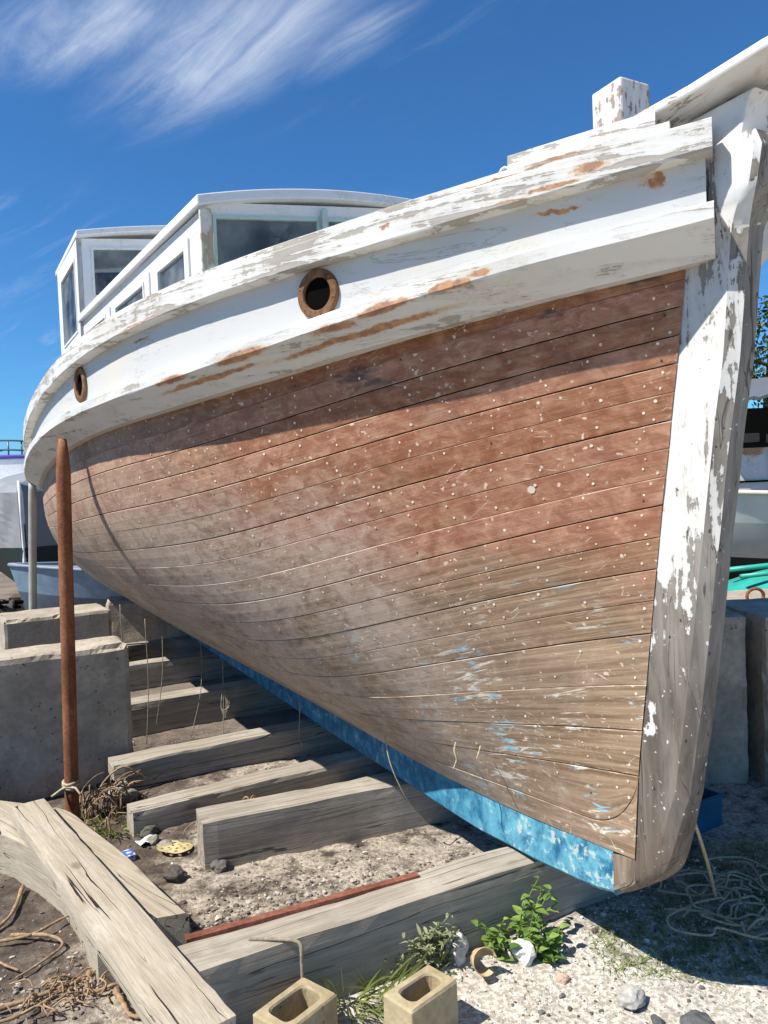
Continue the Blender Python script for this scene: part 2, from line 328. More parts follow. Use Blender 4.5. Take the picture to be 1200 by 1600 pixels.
XB = [0, .4, .9, 1.6, 2.4, 3.4, 4.5, 6, 7.5]; BU = [.116, .422, .738, 1.07, 1.25, 1.305, 1.27, 1.17, 1.02]
ZK = [0, .5, 1.2, 2.2, 4., 7.5]; ZU = [2.1988, 2.1478, 2.1003, 2.0134, 1.86, 1.83]; ZL = [2.0505, 1.9872, 1.8921, 1.8194, 1.705, 1.67]
bu = lambda X: nat(XB, BU, X)
zu = lambda X: nat(ZK, ZU, X)
zl = lambda X: nat(ZK, ZL, X)
RZ = np.array([.40, .488, .743, .839, .968, 1.168, 1.426, 1.565, 1.656, 1.833, 1.92, 2.03, 2.1, 2.4]); RX = np.array([.35, .345, .322, .308, .288, .259, .22, .195, .182, .151, .139, .126, .118, .09])
FZ = np.array([.37, .406, .473, .526, .59, .692, .907, 1.113, 1.347, 1.594, 1.766, 1.917, 2.08, 2.2, 2.42]); FX = 1.3 + np.array([-.895, -.947, -1.019, -1.052, -1.083, -1.127, -1.166, -1.198, -1.233, -1.271, -1.302, -1.317, -1.335, -1.358, -1.40])
PAR = [[0.3, 0.42, 0.471, 0.608, 0.733], [0.2, 0.2, 0.27, 0.337, 0.187], [0.9, 1.02, 1.0, 1.027, 1.097], [0.5, 0.5, 0.52, 0.58, 0.502]]
NU = 96; US = np.linspace(0, 1, NU) ** 1.8
TS = np.linspace(0, 1, 120)
def hull_table():
    P = [np.interp(US, [0, .12, .28, .55, 1], p)[:, None] for p in PAR]
    # soften the piecewise-linear parameters
    P = [np.convolve(np.pad(p[:, 0], 6, mode='edge'), np.ones(13) / 13, 'valid')[:, None] for p in P]
    Xs = .118 + (LB - .118) * US; bs = bu(Xs) - .113 * np.sqrt(1 + np.gradient(bu(Xs), Xs) ** 2); bs[0] = .068; bs = np.maximum(bs, .068)[:, None]; zs = (zl(Xs) - .058)[:, None]
    Xk = .345 + (LB - .345) * US; zk = nat([.345, .7, 1.1, 1.9, 3, 5, 7.5], [.488, .45, .42, .40, .39, .42, .5], Xk)[:, None]
    T = TS[None, :]; B = [(1 - T) ** 3, 3 * T * (1 - T) ** 2, 3 * T * T * (1 - T), T ** 3]
    cy = [.068 + 0 * bs, .068 + (bs - .068) * P[0], .068 + (bs - .068) * P[2], bs]; cz = [zk, zk + (zs - zk) * P[1], zk + (zs - zk) * P[3], zs]
    Y = sum(b * c for b, c in zip(B, cy)); Z = sum(b * c for b, c in zip(B, cz)); Xr = np.interp(Z, RZ, RX); X = Xr + (LB - Xr) * US[:, None]
    return np.stack([X, Y, Z], -1)
HT = hull_table()
arc = np.concatenate([np.zeros((NU, 1)), np.cumsum(np.linalg.norm(np.diff(HT, axis=1), axis=2), 1)], 1); GIRTH = arc[:, -1].copy(); arcn = arc / arc[:, -1:]
dU = np.gradient(HT, axis=0); dV = np.gradient(HT, axis=1); HN = np.cross(dU, dV); HN /= np.linalg.norm(HN, axis=2, keepdims=True) + 1e-12
if HN[40, 60, 1] < 0: HN = -HN
HN[0] = HN[1]
def hp(i, v, off=0.0):
    """hull point at station i, girth fraction v (array)"""
    p = np.stack([np.interp(v, arcn[i], HT[i, :, k]) for k in range(3)], -1); n = np.stack([np.interp(v, arcn[i], HN[i, :, k]) for k in range(3)], -1)
    n /= np.linalg.norm(n, axis=-1, keepdims=True); return p + n * off
XLONG = np.concatenate([[0], np.cumsum(np.linalg.norm(np.diff(HT[:, 60], axis=0), axis=1))])
SEAMZ = [1.956, 1.895, 1.83, 1.765, 1.698, 1.632, 1.565, 1.497, 1.427, 1.348, 1.268, 1.187, 1.102, .968, .843, .719, .616][::-1]
vs_stem = np.interp(SEAMZ, HT[0, :, 2], arcn[0]); NP = 18
vs_stem = np.concatenate([[0], vs_stem, [1]])
wmid = np.linspace(1.22, .80, NP); vs_mid = np.concatenate([[0], np.cumsum(wmid) / wmid.sum()])
XREF = 1.9; IREF = int(np.argmin(np.abs(XLONG - XREF)))
zs_stem = np.concatenate([[HT[0, 0, 2]], SEAMZ, [HT[0, -1, 2]]])
def zmono(i): return np.maximum.accumulate(HT[i, :, 2] + np.arange(HT.shape[1]) * 1e-7)
SV = np.zeros((NP + 1, NU))
for i in range(NU):
    zz = zmono(i); x = XLONG[i] / XLONG[IREF]
    for k in range(NP + 1):
        if k == 0: SV[k, i] = 0; continue
        if k == NP: SV[k, i] = 1; continue
        if x >= 1: SV[k, i] = vs_mid[k]; continue
        zr = float(np.interp(vs_mid[k], arcn[IREF], HT[IREF, :, 2])); zlin = zs_stem[k] + (zr - zs_stem[k]) * x; vl = float(np.interp(zlin, zz, arcn[i])); s_ = x * x * (3 - 2 * x); SV[k, i] = vl * (1 - s_) + vs_mid[k] * s_
for i in range(NU):
    for k in range(1, NP): SV[k, i] = max(SV[k, i], SV[k - 1, i] + .012)
def seam_v(k, i): return SV[k, i]
VG0 = float(np.interp(.735, HT[0, :, 2], arcn[0]))
def v_gar(i):                     # top edge of the garboard, swept up to the stem in a quarter curve
    x = (XLONG[i]) / .20; e = max(0.0, 1 - x); base = seam_v(1, i)
    base = .045 + (base - .045) * min(1, XLONG[i] / 1.2)
    return base + (VG0 - base) * (1 - math.sqrt(max(0, 1 - e ** 2.2)))

# boat root
AFT_ANG = math.radians(117.7)
BO = Vector((.846272 * K, 1.721527 * K, 1.5 - 1.5 * K))
boat = empty('fishing_boat', BO, AFT_ANG)
tag(boat, 'old wooden fishing boat with sanded brown planking and peeling white bulwarks, hauled out on timbers', 'boat')
def bmesh_part(name, V, F, mat, parent=boat, **kw): return mk(name, np.asarray(V, float) * K, F, mat, parent, **kw)

# ---- hull plank material
m, t = newmat('sanded hull planking'); M_HULL = m
v = t.obj(); X_, Y_, Z_ = t.sep(v); u_, w_, _ = t.sep(t.uv()); r = t.rnd(); vr = t.voff(v, r, 11.0)
uvv = t.n('ShaderNodeCombineXYZ', X=u_, Y=t.mul(w_, .09), Z=t.mul(r, 9)).outputs[0]
g = t.noise(t.map(uvv, (3.0, 90, 1)), 1.0, 7, .62, .6); gf = t.noise(t.map(uvv, (10, 330, 1)), 1.0, 3, .6)
cloud = t.noise(t.voff(v, r, .25), 3.0, 5, .6); mot = t.noise(t.map(t.voff(v, r, 5.0), (1, 1, 1.7)), 15, 7, .70, .6); mot2 = t.noise(t.map(vr, (1, 1, 2.2)), 38, 5, .65, .5)
zred = t.add(t.st(Z_, .98, 1.62), t.mul(t.sub(cloud, .5), 1.5)); zred = t.sub(zred, t.mul(t.st(X_, .7, 1.9), .30)); zred = t.add(zred, t.mul(t.sub(r, .5), .32)); zred = t.add(zred, .04)
red = t.mix(t.st(mot, .36, .66), (.265, .105, .054), (.415, .208, .122)); tan = t.mix(t.st(g, .32, .68), (.185, .118, .068), (.335, .232, .146)); mauve = t.mix(t.st(mot, .35, .65), (.230, .155, .112), (.375, .278, .208))
c = t.mix(t.st(zred, .15, 1.0), t.mix(t.mul(t.st(t.add(t.mul(cloud, 1.0), t.mul(X_, .18)), .55, .85), .85), tan, mauve), red)
c = t.hsv(c, val=t.lin(g, .28, .72, .84, 1.14)); c = t.hsv(c, val=t.lin(gf, .3, .7, .93, 1.07)); c = t.hsv(c, val=t.lin(r, 0, 1, .84, 1.14), sat=t.lin(r, 0, 1, 1.06, .92))
c = t.mix(t.mul(t.st(mot, .54, .74), .34), c, (.50, .35, .245))                        # dusty swirl marks from sanding
c = t.mix(t.mul(t.mul(t.st(X_, 1.2, 2.8), t.st(cloud, .36, .62)), .55), c, (.44, .365, .28))  # pale towards the stern
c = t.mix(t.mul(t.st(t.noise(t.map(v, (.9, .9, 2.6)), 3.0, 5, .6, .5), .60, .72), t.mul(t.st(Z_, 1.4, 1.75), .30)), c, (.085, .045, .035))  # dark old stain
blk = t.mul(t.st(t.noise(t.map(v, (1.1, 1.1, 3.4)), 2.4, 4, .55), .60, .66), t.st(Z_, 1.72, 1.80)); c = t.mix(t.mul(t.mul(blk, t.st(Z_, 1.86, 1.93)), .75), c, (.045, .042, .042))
c = t.mix(t.mul(t.mul(t.st(Z_, .82, .50), t.st(X_, .9, 1.7)), .6), c, t.mix(g, (.16, .11, .065), (.31, .23, .145)))  # browner towards the bottom, aft of the bow
hzm = t.mul(t.mul(t.st(X_, .75, 1.15), t.st(X_, 2.9, 1.9)), t.mul(t.st(t.add(Z_, t.mul(cloud, .5)), 2.02, 1.62), t.st(t.add(mot, t.mul(cloud, .6)), .55, .95))); c = t.mix(t.mul(hzm, .62), c, (.50, .405, .335))   # pale haze and dust painted into the mid hull colour
# scratches and paint remnants
def scr(rot, sc, lo, hi, loc=(0, 0, 0)):
    return t.st(t.noise(t.map(t.map(uvv, (1, 1, 1), loc=loc, rot=(0, 0, math.radians(rot))), sc), 1.0, 3, .55, .35), lo, hi)
s1 = t.mul(scr(38, (14, 120, 1), .665, .70), t.st(t.noise(v, 6, 3), .50, .62)); s2 = t.mul(scr(-24, (11, 130, 1), .67, .70, (3, 1, 0)), t.st(t.noise(v, 5, 3, .5), .49, .62)); s3 = t.mul(scr(4, (7, 150, 1), .64, .68, (7, 2, 0)), t.st(t.noise(v, 4.2, 3, .5), .46, .58))
lowb = t.mul(t.st(t.add(Z_, t.mul(cloud, .5)), 1.62, 1.22), t.st(X_, 1.5, .8))
sc_ = t.m('MINIMUM', t.add(t.mul(t.mx(s1, s2), t.add(.45, t.mul(lowb, .4))), t.mul(s3, t.add(.15, t.mul(lowb, .75)))), .9)
c = t.mix(t.mul(sc_, .9), c, (.74, .66, .54))
fl = t.mul(t.st(t.add(t.mul(t.noise(t.map(uvv, (9, 60, 1)), 1.0, 7, .72, .6), .7), t.mul(t.noise(v, 4.2, 4, .6), .42)), .615, .675), lowb)
c = t.mix(t.mul(fl, .85), c, t.mix(t.st(t.noise(v, 7.5, 3), .49, .56), (.70, .66, .57), (.26, .50, .60)))
fl2 = t.mul(t.st(t.noise(t.map(vr, (1, 1, 1.6)), 42, 5, .66, 1.0), .63, .675), t.st(t.noise(v, 3.0, 3), .36, .58)); c = t.mix(t.mul(fl2, .72), c, (.72, .58, .46))
dvec = t.n('ShaderNodeVectorMath', {'operation': 'MULTIPLY_ADD'}, i0=t.n('ShaderNodeTexNoise', Vector=v, Scale=38.0, Detail=3.0).outputs[1], i1=(.034, .034, .034), i2=v).outputs[0]
vo = t.n('ShaderNodeTexVoronoi', Vector=t.map(dvec, (1, 1, 1)), Scale=27.0); fk = t.mul(t.st(vo.outputs[0], .18, .10), t.st(t.sep(vo.outputs[1])[0], .36, .42)); fk = t.mul(fk, t.st(t.noise(v, 5.0, 4, .6), .38, .56)); c = t.mix(t.mul(fk, .78), c, (.74, .60, .47))
edge = t.m('ABSOLUTE', t.sub(w_, .5)); ef = t.mul(t.st(t.add(edge, t.mul(t.sub(t.noise(uvv, 16, 4, .6), .5), .10)), .468, .492), t.st(t.noise(t.map(uvv, (1, 1, 1), loc=(5, 0, 0)), 5.5, 3, .6), .50, .58)); c = t.mix(t.mul(ef, .45), c, (.70, .57, .43))
t.out(c, t.lin(mot, .3, .7, .62, .82), t.bump(t.add(t.mul(g, .6), t.add(t.mul(gf, .3), t.mul(mot2, .35))), .42, .003), spec=.3)
M_SEAM = m_plain('dark seam', (.030, .022, .016), .95, var=.4, scale=30)

# ---- planks
GAPS = [random.choice([.0004, .0006, .0012, .0016, .0007, .0010]) for _ in range(NP + 1)]
for k in (3, 5, 7, 9, 12, 14): GAPS[k] = .0017
def plank(k, side):
    V, UVs, rows = [], [], 0; ph = rng.uniform(0, 6)
    prof = ((0, -.010), (0, -.0012), (.0016, 0.0), (.5, .0005), (.9984, 0.0), (1, -.0012), (1, -.010))
    proud = rng.uniform(-.0006, .0006)
    for i in range(NU):
        if k == 0: lo, hi = 0.0, v_gar(i)
        else: lo, hi = (v_gar(i) if k == 1 else max(seam_v(k, i), v_gar(i))), seam_v(k + 1, i)
        cut = k > 0 and v_gar(i) > seam_v(k, i) + .001
        gl, ghi = (.0026 if cut else GAPS[k]) / GIRTH[i], (.0020 if k == 0 else GAPS[k + 1]) / GIRTH[i]
        if k == 0: gl = .002 / GIRTH[i]
        wob = .0012 * math.sin(XLONG[i] * 5 + ph) / GIRTH[i]
        lo2, hi2 = lo + gl, hi - ghi + wob * 0
        if hi2 - lo2 < .004: continue
        L = (hi2 - lo2) * GIRTH[i]
        for (a, d) in prof:
            aa = a if a in (0, 1, .5) else (.0016 / L if a < .5 else 1 - .0016 / L)
            p = hp(i, np.array([lo2 + (hi2 - lo2) * aa]), d + proud + .0005 * math.sin(XLONG[i] * 2.1 + ph * 2))[0]
            if i == 0: p[0] += .006
            V.append((p[0], side * p[1], p[2])); va = lo2 + (hi2 - lo2) * aa
            UVs.append((XLONG[i], min(.9, va * GIRTH[i] / .2) if k == 0 else ((va - seam_v(k, i)) / (seam_v(k + 1, i) - seam_v(k, i)) if cut else aa)))
        rows += 1
    F = grid_faces(rows, 7)
    if side < 0: F = [tuple(reversed(f)) for f in F]
    F = [tuple(reversed(f)) for f in F]
    o = bmesh_part('hull_plank', V, F, M_HULL, uv=UVs); return o
for side in (1, -1):
    for k in range(NP): plank(k, side)
# backing shell
V = []; vv = np.linspace(0, 1, 24)
for i in range(NU):
    a = hp(i, vv, -.013); a[:, 1] = np.maximum(a[:, 1], .01)
    if i == 0: a[:, 0] += .004
    V += [tuple(p) for p in a[::-1]] + [(p[0], -p[1], p[2]) for p in a]
bmesh_part('inner_hull', V, grid_faces(NU, 48), M_SEAM, smooth=True)
# bungs over the fastenings (too small and many to pick apart)
m, t = newmat('wood plug'); M_BUNG = m
at = t.n('ShaderNodeVertexColor', {'layer_name': 'Col'}).outputs[0]; t.out(at, .8)
V, F, Cc = [], [], []
def bung(i_f, v, side, rad, col, off=.0016):
    i0 = int(i_f); f = i_f - i0; i1 = min(i0 + 1, NU - 1)
    def P(vv, o): return hp(i0, np.array([vv]), o)[0] * (1 - f) + hp(i1, np.array([vv]), o)[0] * f
    p = P(v, off); n = P(v, off + .01) - p; n /= np.linalg.norm(n); tz = P(v + .01, off) - p; tz -= n * tz.dot(n); tz /= np.linalg.norm(tz); tx = np.cross(tz, n); b = len(V)
    e = rng.uniform(.75, 1.1)
    for q in range(7):
        a = 2 * math.pi * q / 7; V.append(p + tx * math.cos(a) * rad * e + tz * math.sin(a) * rad)
        Cc.append(col)
    F.append(tuple(range(b, b + 7)))
    if side < 0:
        for q in range(b, b + 7): V[q] = np.array([V[q][0], -V[q][1], V[q][2]])
IX = np.arange(NU)
def st_of(x): return float(np.interp(x, XLONG, IX))
for k in range(1, NP):
    for fr in np.concatenate([[.035], np.arange(.16, 6.5, .118)]):
        i_f = st_of(fr); i0 = int(i_f); lo, hi = max(seam_v(k, i0), v_gar(i0)), seam_v(k + 1, i0)
        if hi - lo < .03: continue
        for q, a in enumerate((.27, .73) if fr > .1 else (.2, .5, .8)):
            if rng.random() < (.22 if fr > .1 else .08): continue
            jx = rng.normal(0, .010) + (.022 if (q % 2) else 0); i2 = st_of(max(.02, fr + jx))
            vv = lo + (hi - lo) * (a + rng.normal(0, .05)); dk = rng.random() < .06
            c0 = np.array([.045, .030, .020]) if dk else np.array([.74, .62, .49]) * rng.uniform(.75, 1.15)
            bung(i2, vv, 1, (.0032 if dk else rng.uniform(.0024, .0046)), c0)
bung(st_of(.31), .5 * (seam_v(10, 12) + seam_v(11, 12)), 1, .011, np.array([.62, .52, .40]))
o = bmesh_part('wood_plugs', V, F, M_BUNG, col=np.array(Cc)); o['kind'] = 'stuff'

# ---- keel, forefoot, stem
m, t = newmat('worn blue antifouling'); M_BLUE = m; v = t.obj(); X_, Y_, Z_ = t.sep(v)
a = t.noise(t.map(v, (2.4, 2, 3)), 6, 8, .68, .3); b = t.noise(t.map(v, (4, 4, 2.6)), 3.2, 7, .7, .5); f = t.noise(v, 46, 6, .7)
cb = t.mix(t.st(b, .35, .68), (.012, .105, .20), (.040, .225, .34)); cb = t.mix(t.mul(t.st(a, .48, .70), .75), cb, (.16, .38, .45)); cb = t.mix(t.mul(t.mul(t.st(X_, 1.5, .7), t.st(b, .36, .60)), .6), cb, (.17, .44, .52))  # turquoise bow end: the sunlight there is put into the colour
bow = t.st(X_, 1.25, .55)
worn = t.st(t.add(t.add(t.mul(f, .5), t.mul(a, .5)), t.mul(bow, .075)), .585, .625); cb = t.mix(t.mul(worn, .8), cb, (.44, .50, .46))  # wear, paled further at the sunlit bow end
cb = t.mix(t.mul(t.st(t.noise(v, 30, 6, .7), .64, .70), .8), cb, (.13, .085, .055))
t.out(cb, .72, t.bump(t.add(a, f), .5, .004))
m, t = newmat('bare grey oak'); M_OAK = m; v = t.obj(); g = t.noise(t.map(v, (40, 40, 3)), 1.0, 6, .6, .4)
c = t.mix(t.st(g, .3, .7), (.13, .095, .065), (.26, .20, .145)); c = t.mix(t.mul(t.st(t.noise(v, 40, 5, .7), .62, .68), .6), c, (.5, .45, .37)); t.out(c, .88, t.bump(g, .5, .004))
KX = np.array([.455, .50, .56, .66, .742, .9, 1.087, 1.295, 1.6, 2.02, 3, 4, 5, 6, 7.45]); KB = np.array([.352, .338, .330, .318, .308, .296, .282, .280, .280, .280, .285, .30, .31, .32, .34])
def keel_mesh(xs, name, mat, half=.062):
    rings = []
    for x in xs:
        zb = float(np.interp(x, KX, KB)); zt = float(np.interp(x, [.345, .7, 1.1, 1.9, 3, 5, 7.5], [.475, .452, .425, .405, .395, .43, .51])) + .03
        j = [.0025 * mnoise.noise(Vector((x * 6, q * 3.1, 0))) for q in range(4)]
        rings.append([(x, half + j[0], zt), (x, half + j[1], zb + .012), (x, half - .012, zb + j[2]), (x, -half + .012, zb + j[2]), (x, -half, zb + .012), (x, -half, zt)])
    V, F = sweep(rings); return bmesh_part(name, V, F, mat)
keel_mesh(np.concatenate([[.43], np.linspace(.45, 2, 40), np.linspace(2.1, 7.4, 22)]), 'keel', M_BLUE, .066)
# forefoot: unpainted end of the keel below the stem
rings = []
for x, zb, zt in ((.432, .358, .47), (.405, .370, .478), (.385, .384, .482), (.365, .398, .486), (.352, .412, .488)):
    rings.append([(x, .066, zt), (x, .064, zb + .012), (x, .05, zb), (x, -.05, zb), (x, -.064, zb + .012), (x, -.066, zt)])
V, F = sweep(rings); bmesh_part('forefoot', V, F, M_OAK)
m, t = newmat('peeling white stem'); M_STEM = m; v = t.obj(); X_, Y_, Z_ = t.sep(v)
wear = t.add(t.lin(Z_, 1.02, 1.62, .17, -.016), t.mul(t.st(Z_, 1.72, 1.95), .030))
nx_ = t.sep(t.n('ShaderNodeTexCoord').outputs['Normal'])[0]; frontness = t.st(t.add(nx_, t.mul(t.sub(t.noise(t.map(v, (1, 1, .4)), 14, 4), .5), .5)), -.55, -.80)
wear = t.add(wear, t.mul(frontness, .15))
pm, cw, cp, g, f2 = paint_core(t, v, wear, dirt=.3, grainscale=(26, 26, 3.0), wood=((.15, .132, .112), (.28, .255, .22)), white=(.62, .615, .595), flake=6.5, streak=.62)
cw = t.mix(t.st(Z_, 1.35, .95), cw, t.mix(t.st(g, .3, .7), (.085, .072, .058), (.20, .175, .145))); cw = t.mix(t.mul(t.st(Z_, .75, .55), .28), cw, (.15, .09, .05))
cw = t.mix(t.mul(t.st(t.noise(v, 60, 3, .5), .69, .72), .9), cw, (.62, .59, .54)); hol = t.st(t.vor(t.map(v, (1, 1, .6)), 30), .13, .08); hol = t.mul(hol, t.st(t.noise(v, 9, 1), .50, .55)); cw = t.mix(t.mul(hol, .85), cw, (.03, .025, .02))
crk = t.mul(t.st(t.m('ABSOLUTE', t.sub(t.noise(t.map(v, (17, 17, 1.0)), 1.0, 3, .5, .6), .5)), .010, .002), .8); cw = t.mix(crk, cw, (.045, .038, .032))
t.out(t.mix(pm, cp, cw), .75, t.bump(t.sub(t.add(t.mul(t.inv(pm), .9), t.mul(g, .5)), hol), .6, .0035))
rings = []
for z in np.concatenate([np.linspace(.372, .60, 18), np.linspace(.63, 2.00, 40), np.linspace(2.015, 2.15, 10), [2.19, 2.225]]):
    xf = float(np.interp(z, FZ, FX)); xr = float(np.interp(z, RZ, RX)); s = min(1, max(0, (z - 2.03) / .10)); s = s * s * (3 - 2 * s)
    yf = .034 + (.066 - .034) * s; dx = .034 * (1 - s) * min(1, max(0, (z - .44) / .22)); yf = yf + .018 * (1 - min(1, max(0, (z - .40) / .30))); xf2 = xf + dx
    if xf2 > xr - .01: xr = max(xr, xf2 + .012)
    ro = .010
    j = [.002 * mnoise.noise(Vector((z * 7, q * 5.3, 2))) for q in range(4)]
    rings.append([(xr + .09, .055, z), (xr + .012, .0665, z), (xf2 + .020, .0665 * .45 + yf * .55 + j[0] * .5, z), (xf2 + .006, yf + j[0], z), (xf2 - ro + .004 + j[1], yf - ro, z), (xf2 - ro + .004 + j[2], -yf + ro, z), (xf2 + .006, -yf, z), (xr + .012, -.0665, z), (xr + .09, -.055, z)])
V, F = sweep(rings); V = [(x - .0 if z < 2.2 else x + .02, y, z) for x, y, z in V]
V2, F2 = list(V), list(F)
stem = bmesh_part('stem', V2, F2, M_STEM, smooth=True); stem.data.set_sharp_from_angle(angle=math.radians(28))
# stem neck that carries the bow cap, a little narrower than the head
M_WHITE = m_paint('flaking white paint', .005, rust=((.0, 0, 0, .01, .01),), dirt=.5, flake=6.0)
rings = [[(x0, .052, z), (x0 - w0, .052, z), (x0 - w0, -.052, z), (x0, -.052, z)] for z, x0, w0 in ((2.05, .16, .13), (2.2, .15, .15), (2.30, .14, .17), (2.316, .14, .185))]
V, F = sweep(rings); bevel_obj(bmesh_part('stem_neck', V, F, M_WHITE), .006)

# ---- guards, bulwark, rails  (profiles swept along the sheer)
RUSTL = [(.52, .455, 1.975), (.66, .555, 1.955), (.74, .60, 1.945), (1.10, .83, 1.90), (1.36, .95, 1.87), (.43, .40, 1.985)]
rustL = [(x * K, y * K, z * K - .022, .19, .048) for x, y, z in RUSTL]
rustU = [(.20 * K, .27 * K, 2.215 * K, .13, .042), (.29 * K, .34 * K, 2.195 * K, .10, .030), (.66 * K, .60 * K, 2.165 * K, .035, .025)]
rustB = [(.145 * K, .17 * K, 2.160 * K, .048, .034), (.30 * K, .31 * K, 2.142 * K, .13, .012), (1.17 * K, .84 * K, 2.05 * K, .030, .042), (1.62 * K, 1.03 * K, 2.045 * K, .07, .016), (.72 * K, .58 * K, 1.99 * K, .05, .06)]
M_GL = m_paint('lower guard paint', -.012, uvrust=((.50, .203, .10, .028), (.66, .208, .13, .030), (.80, .215, .10, .026), (1.10, .208, .17, .030), (1.38, .210, .13, .026), (.42, .192, .05, .02), (.75, .262, .45, .022), (1.25, .25, .4, .02)), dirt=.6, grainscale=(2.6, 2.6, 42), flake=9.0, streak=.85, white=(.66, .65, .615), wood=((.22, .195, .165), (.40, .365, .315)))
M_GU = m_paint('upper guard paint', .035, uvrust=((.205, .092, .075, .022), (.275, .112, .11, .010), (.40, .118, .12, .006), (.64, .09, .022, .012), (1.5, .12, .3, .006)), dirt=.65, grainscale=(2.6, 2.6, 40), flake=8.0, streak=.85, white=(.66, .65, .615), wood=((.22, .195, .165), (.40, .365, .315)))
M_BW = m_paint('bulwark paint', -.085, rust=rustB, dirt=.8, grainscale=(2, 2, 14), flake=3.0, streak=.4, white=(.54, .54, .525))
M_DECK = m_plain('deck paint', (.42, .43, .42), .8)
XS = np.concatenate([np.linspace(.0, 1.0, 44), np.linspace(1.05, 7.5, 60)])
def sheer_sweep(name, x0, prof, mat, zf, side, x1=7.5, cap=True, jit=.0):
    xs = XS[(XS >= x0) & (XS <= x1)]; xs = np.concatenate([[x0], xs[xs > x0 + 1e-4], [x1] if xs[-1] < x1 - 1e-4 else []]); b = bu(xs); z = zf(xs); db = np.gradient(b, xs); rings = []; cum = np.concatenate([[0], np.cumsum(np.hypot(*np.diff(np.array(prof), axis=0).T))])
    for q, x in enumerate(xs):
        nx, ny = -db[q], 1.0; l = math.hypot(nx, ny); nx /= l; ny /= l; ring = []
        for h, (o, dz) in enumerate(prof):
            jo = jit * mnoise.noise(Vector((x * 4 + h * 7.7, h * 2.1, side))); jz = jit * mnoise.noise(Vector((x * 5 + h * 3.3, 9 + h * 2.1, side)))
            px, py = x + nx * (o + jo), b[q] + ny * (o + jo); ring.append((px, side * max(py, .0), z[q] + dz + jz, x, cum[h]))
        rings.append(ring if side > 0 else ring[::-1])
    V, F = sweep(rings, True, cap); return bmesh_part(name, [p[:3] for p in V], F, mat, uv=[p[3:] for p in V])
for side in (1, -1):
    sheer_sweep('lower_guard', .008, [(-.165, .052), (-.042, .050), (.0, .034), (.004, .030), (.004, -.001), (.0, -.004), (-.082, -.066), (-.165, -.066)], M_GL, zl, side, jit=.0035)
    sheer_sweep('bulwark', .02, [(-.040, .075), (-.046, -.168), (-.075, -.168), (-.070, .075)], M_BW, zu, side)
    sheer_sweep('upper_guard', .008, [(-.060, .066), (-.004, .066), (.0, .062), (.0, .002), (-.003, -.002), (-.060, -.004)], M_GU, zu, side, jit=.0025)
    sheer_sweep('rail_cap', .075, [(-.115, .094), (-.020, .090), (-.014, .086), (-.014, .0665), (-.115, .0665)], M_GU, zu, side, jit=.0025)
# toe rail at the bow
for side in (1, -1):
    sheer_sweep('toe_rail', .10, [(-.090, .138), (-.050, .136), (-.046, .0945), (-.090, .0945)], M_GU, zu, side, x1=.375, jit=.0015)
# bow cap plate over the stem head
pts = [(.190, .165), (.06, .130), (-.10, .105), (-.225, .070), (-.265, .0)]; full = pts + [(x, -y) for x, y in reversed(pts[:-1])]
tl = lambda x: 2.318 + (.15 - x) * .13
rings = [[(x, y, tl(x) + dz) for x, y in full] for dz in (0.0, .023)]
V, F = sweep(rings); F = [tuple(reversed(f)) for f in F]; bevel_obj(bmesh_part('bow_cap', V, F, M_WHITE), .006)
# deck
rings = []
for x in np.linspace(.2, 7.45, 50): b = float(bu(x)) - .075; rings.append([(x, b, float(zu(x)) - .06), (x, b * .5, float(zu(x)) - .03), (x, 0, float(zu(x)) - .02), (x, -b * .5, float(zu(x)) - .03), (x, -b, float(zu(x)) - .06)])
bmesh_part('deck', [p for r in rings for p in r], grid_faces(len(rings), 5), M_DECK)
# transom
tr = hp(NU - 1, np.linspace(0, 1, 20), -.004); top = [(7.5, 1.0, 1.92)]
pts = [tuple(p) for p in tr] + top; full = pts + [(p[0], -p[1], p[2]) for p in reversed(pts)]
rings = [[(p[0] - .03, p[1], p[2]) for p in full], [(p[0] + .012, p[1], p[2]) for p in full]]; V, F = sweep(rings); bmesh_part('transom', V, F, M_BW)
# mooring bitt on the fore deck
M_BITT = m_paint('bitt paint', .06, dirt=.4, grainscale=(30, 30, 4), flake=9, white=(.78, .70, .66), wood=((.20, .13, .11), (.38, .30, .27)))
V, F = box_vf((.385, .0, 2.31), (.105, .105, .42)); bevel_obj(bmesh_part('mooring_bitt', V, F, M_BITT), .006)
# a coil of clear hose/cleat on the rail
P = [(.44 + .012 * math.cos(a), .345 + .03 * math.cos(a) * .3, 2.262 + .022 * math.sin(a)) for a in np.linspace(0, math.tau, 13)]
V, F = tube_vf([Vector(p) for p in P], .004, 6); bmesh_part('cleat_ring', V, F, m_plain('grey plastic', (.6, .62, .65), .4), smooth=True)

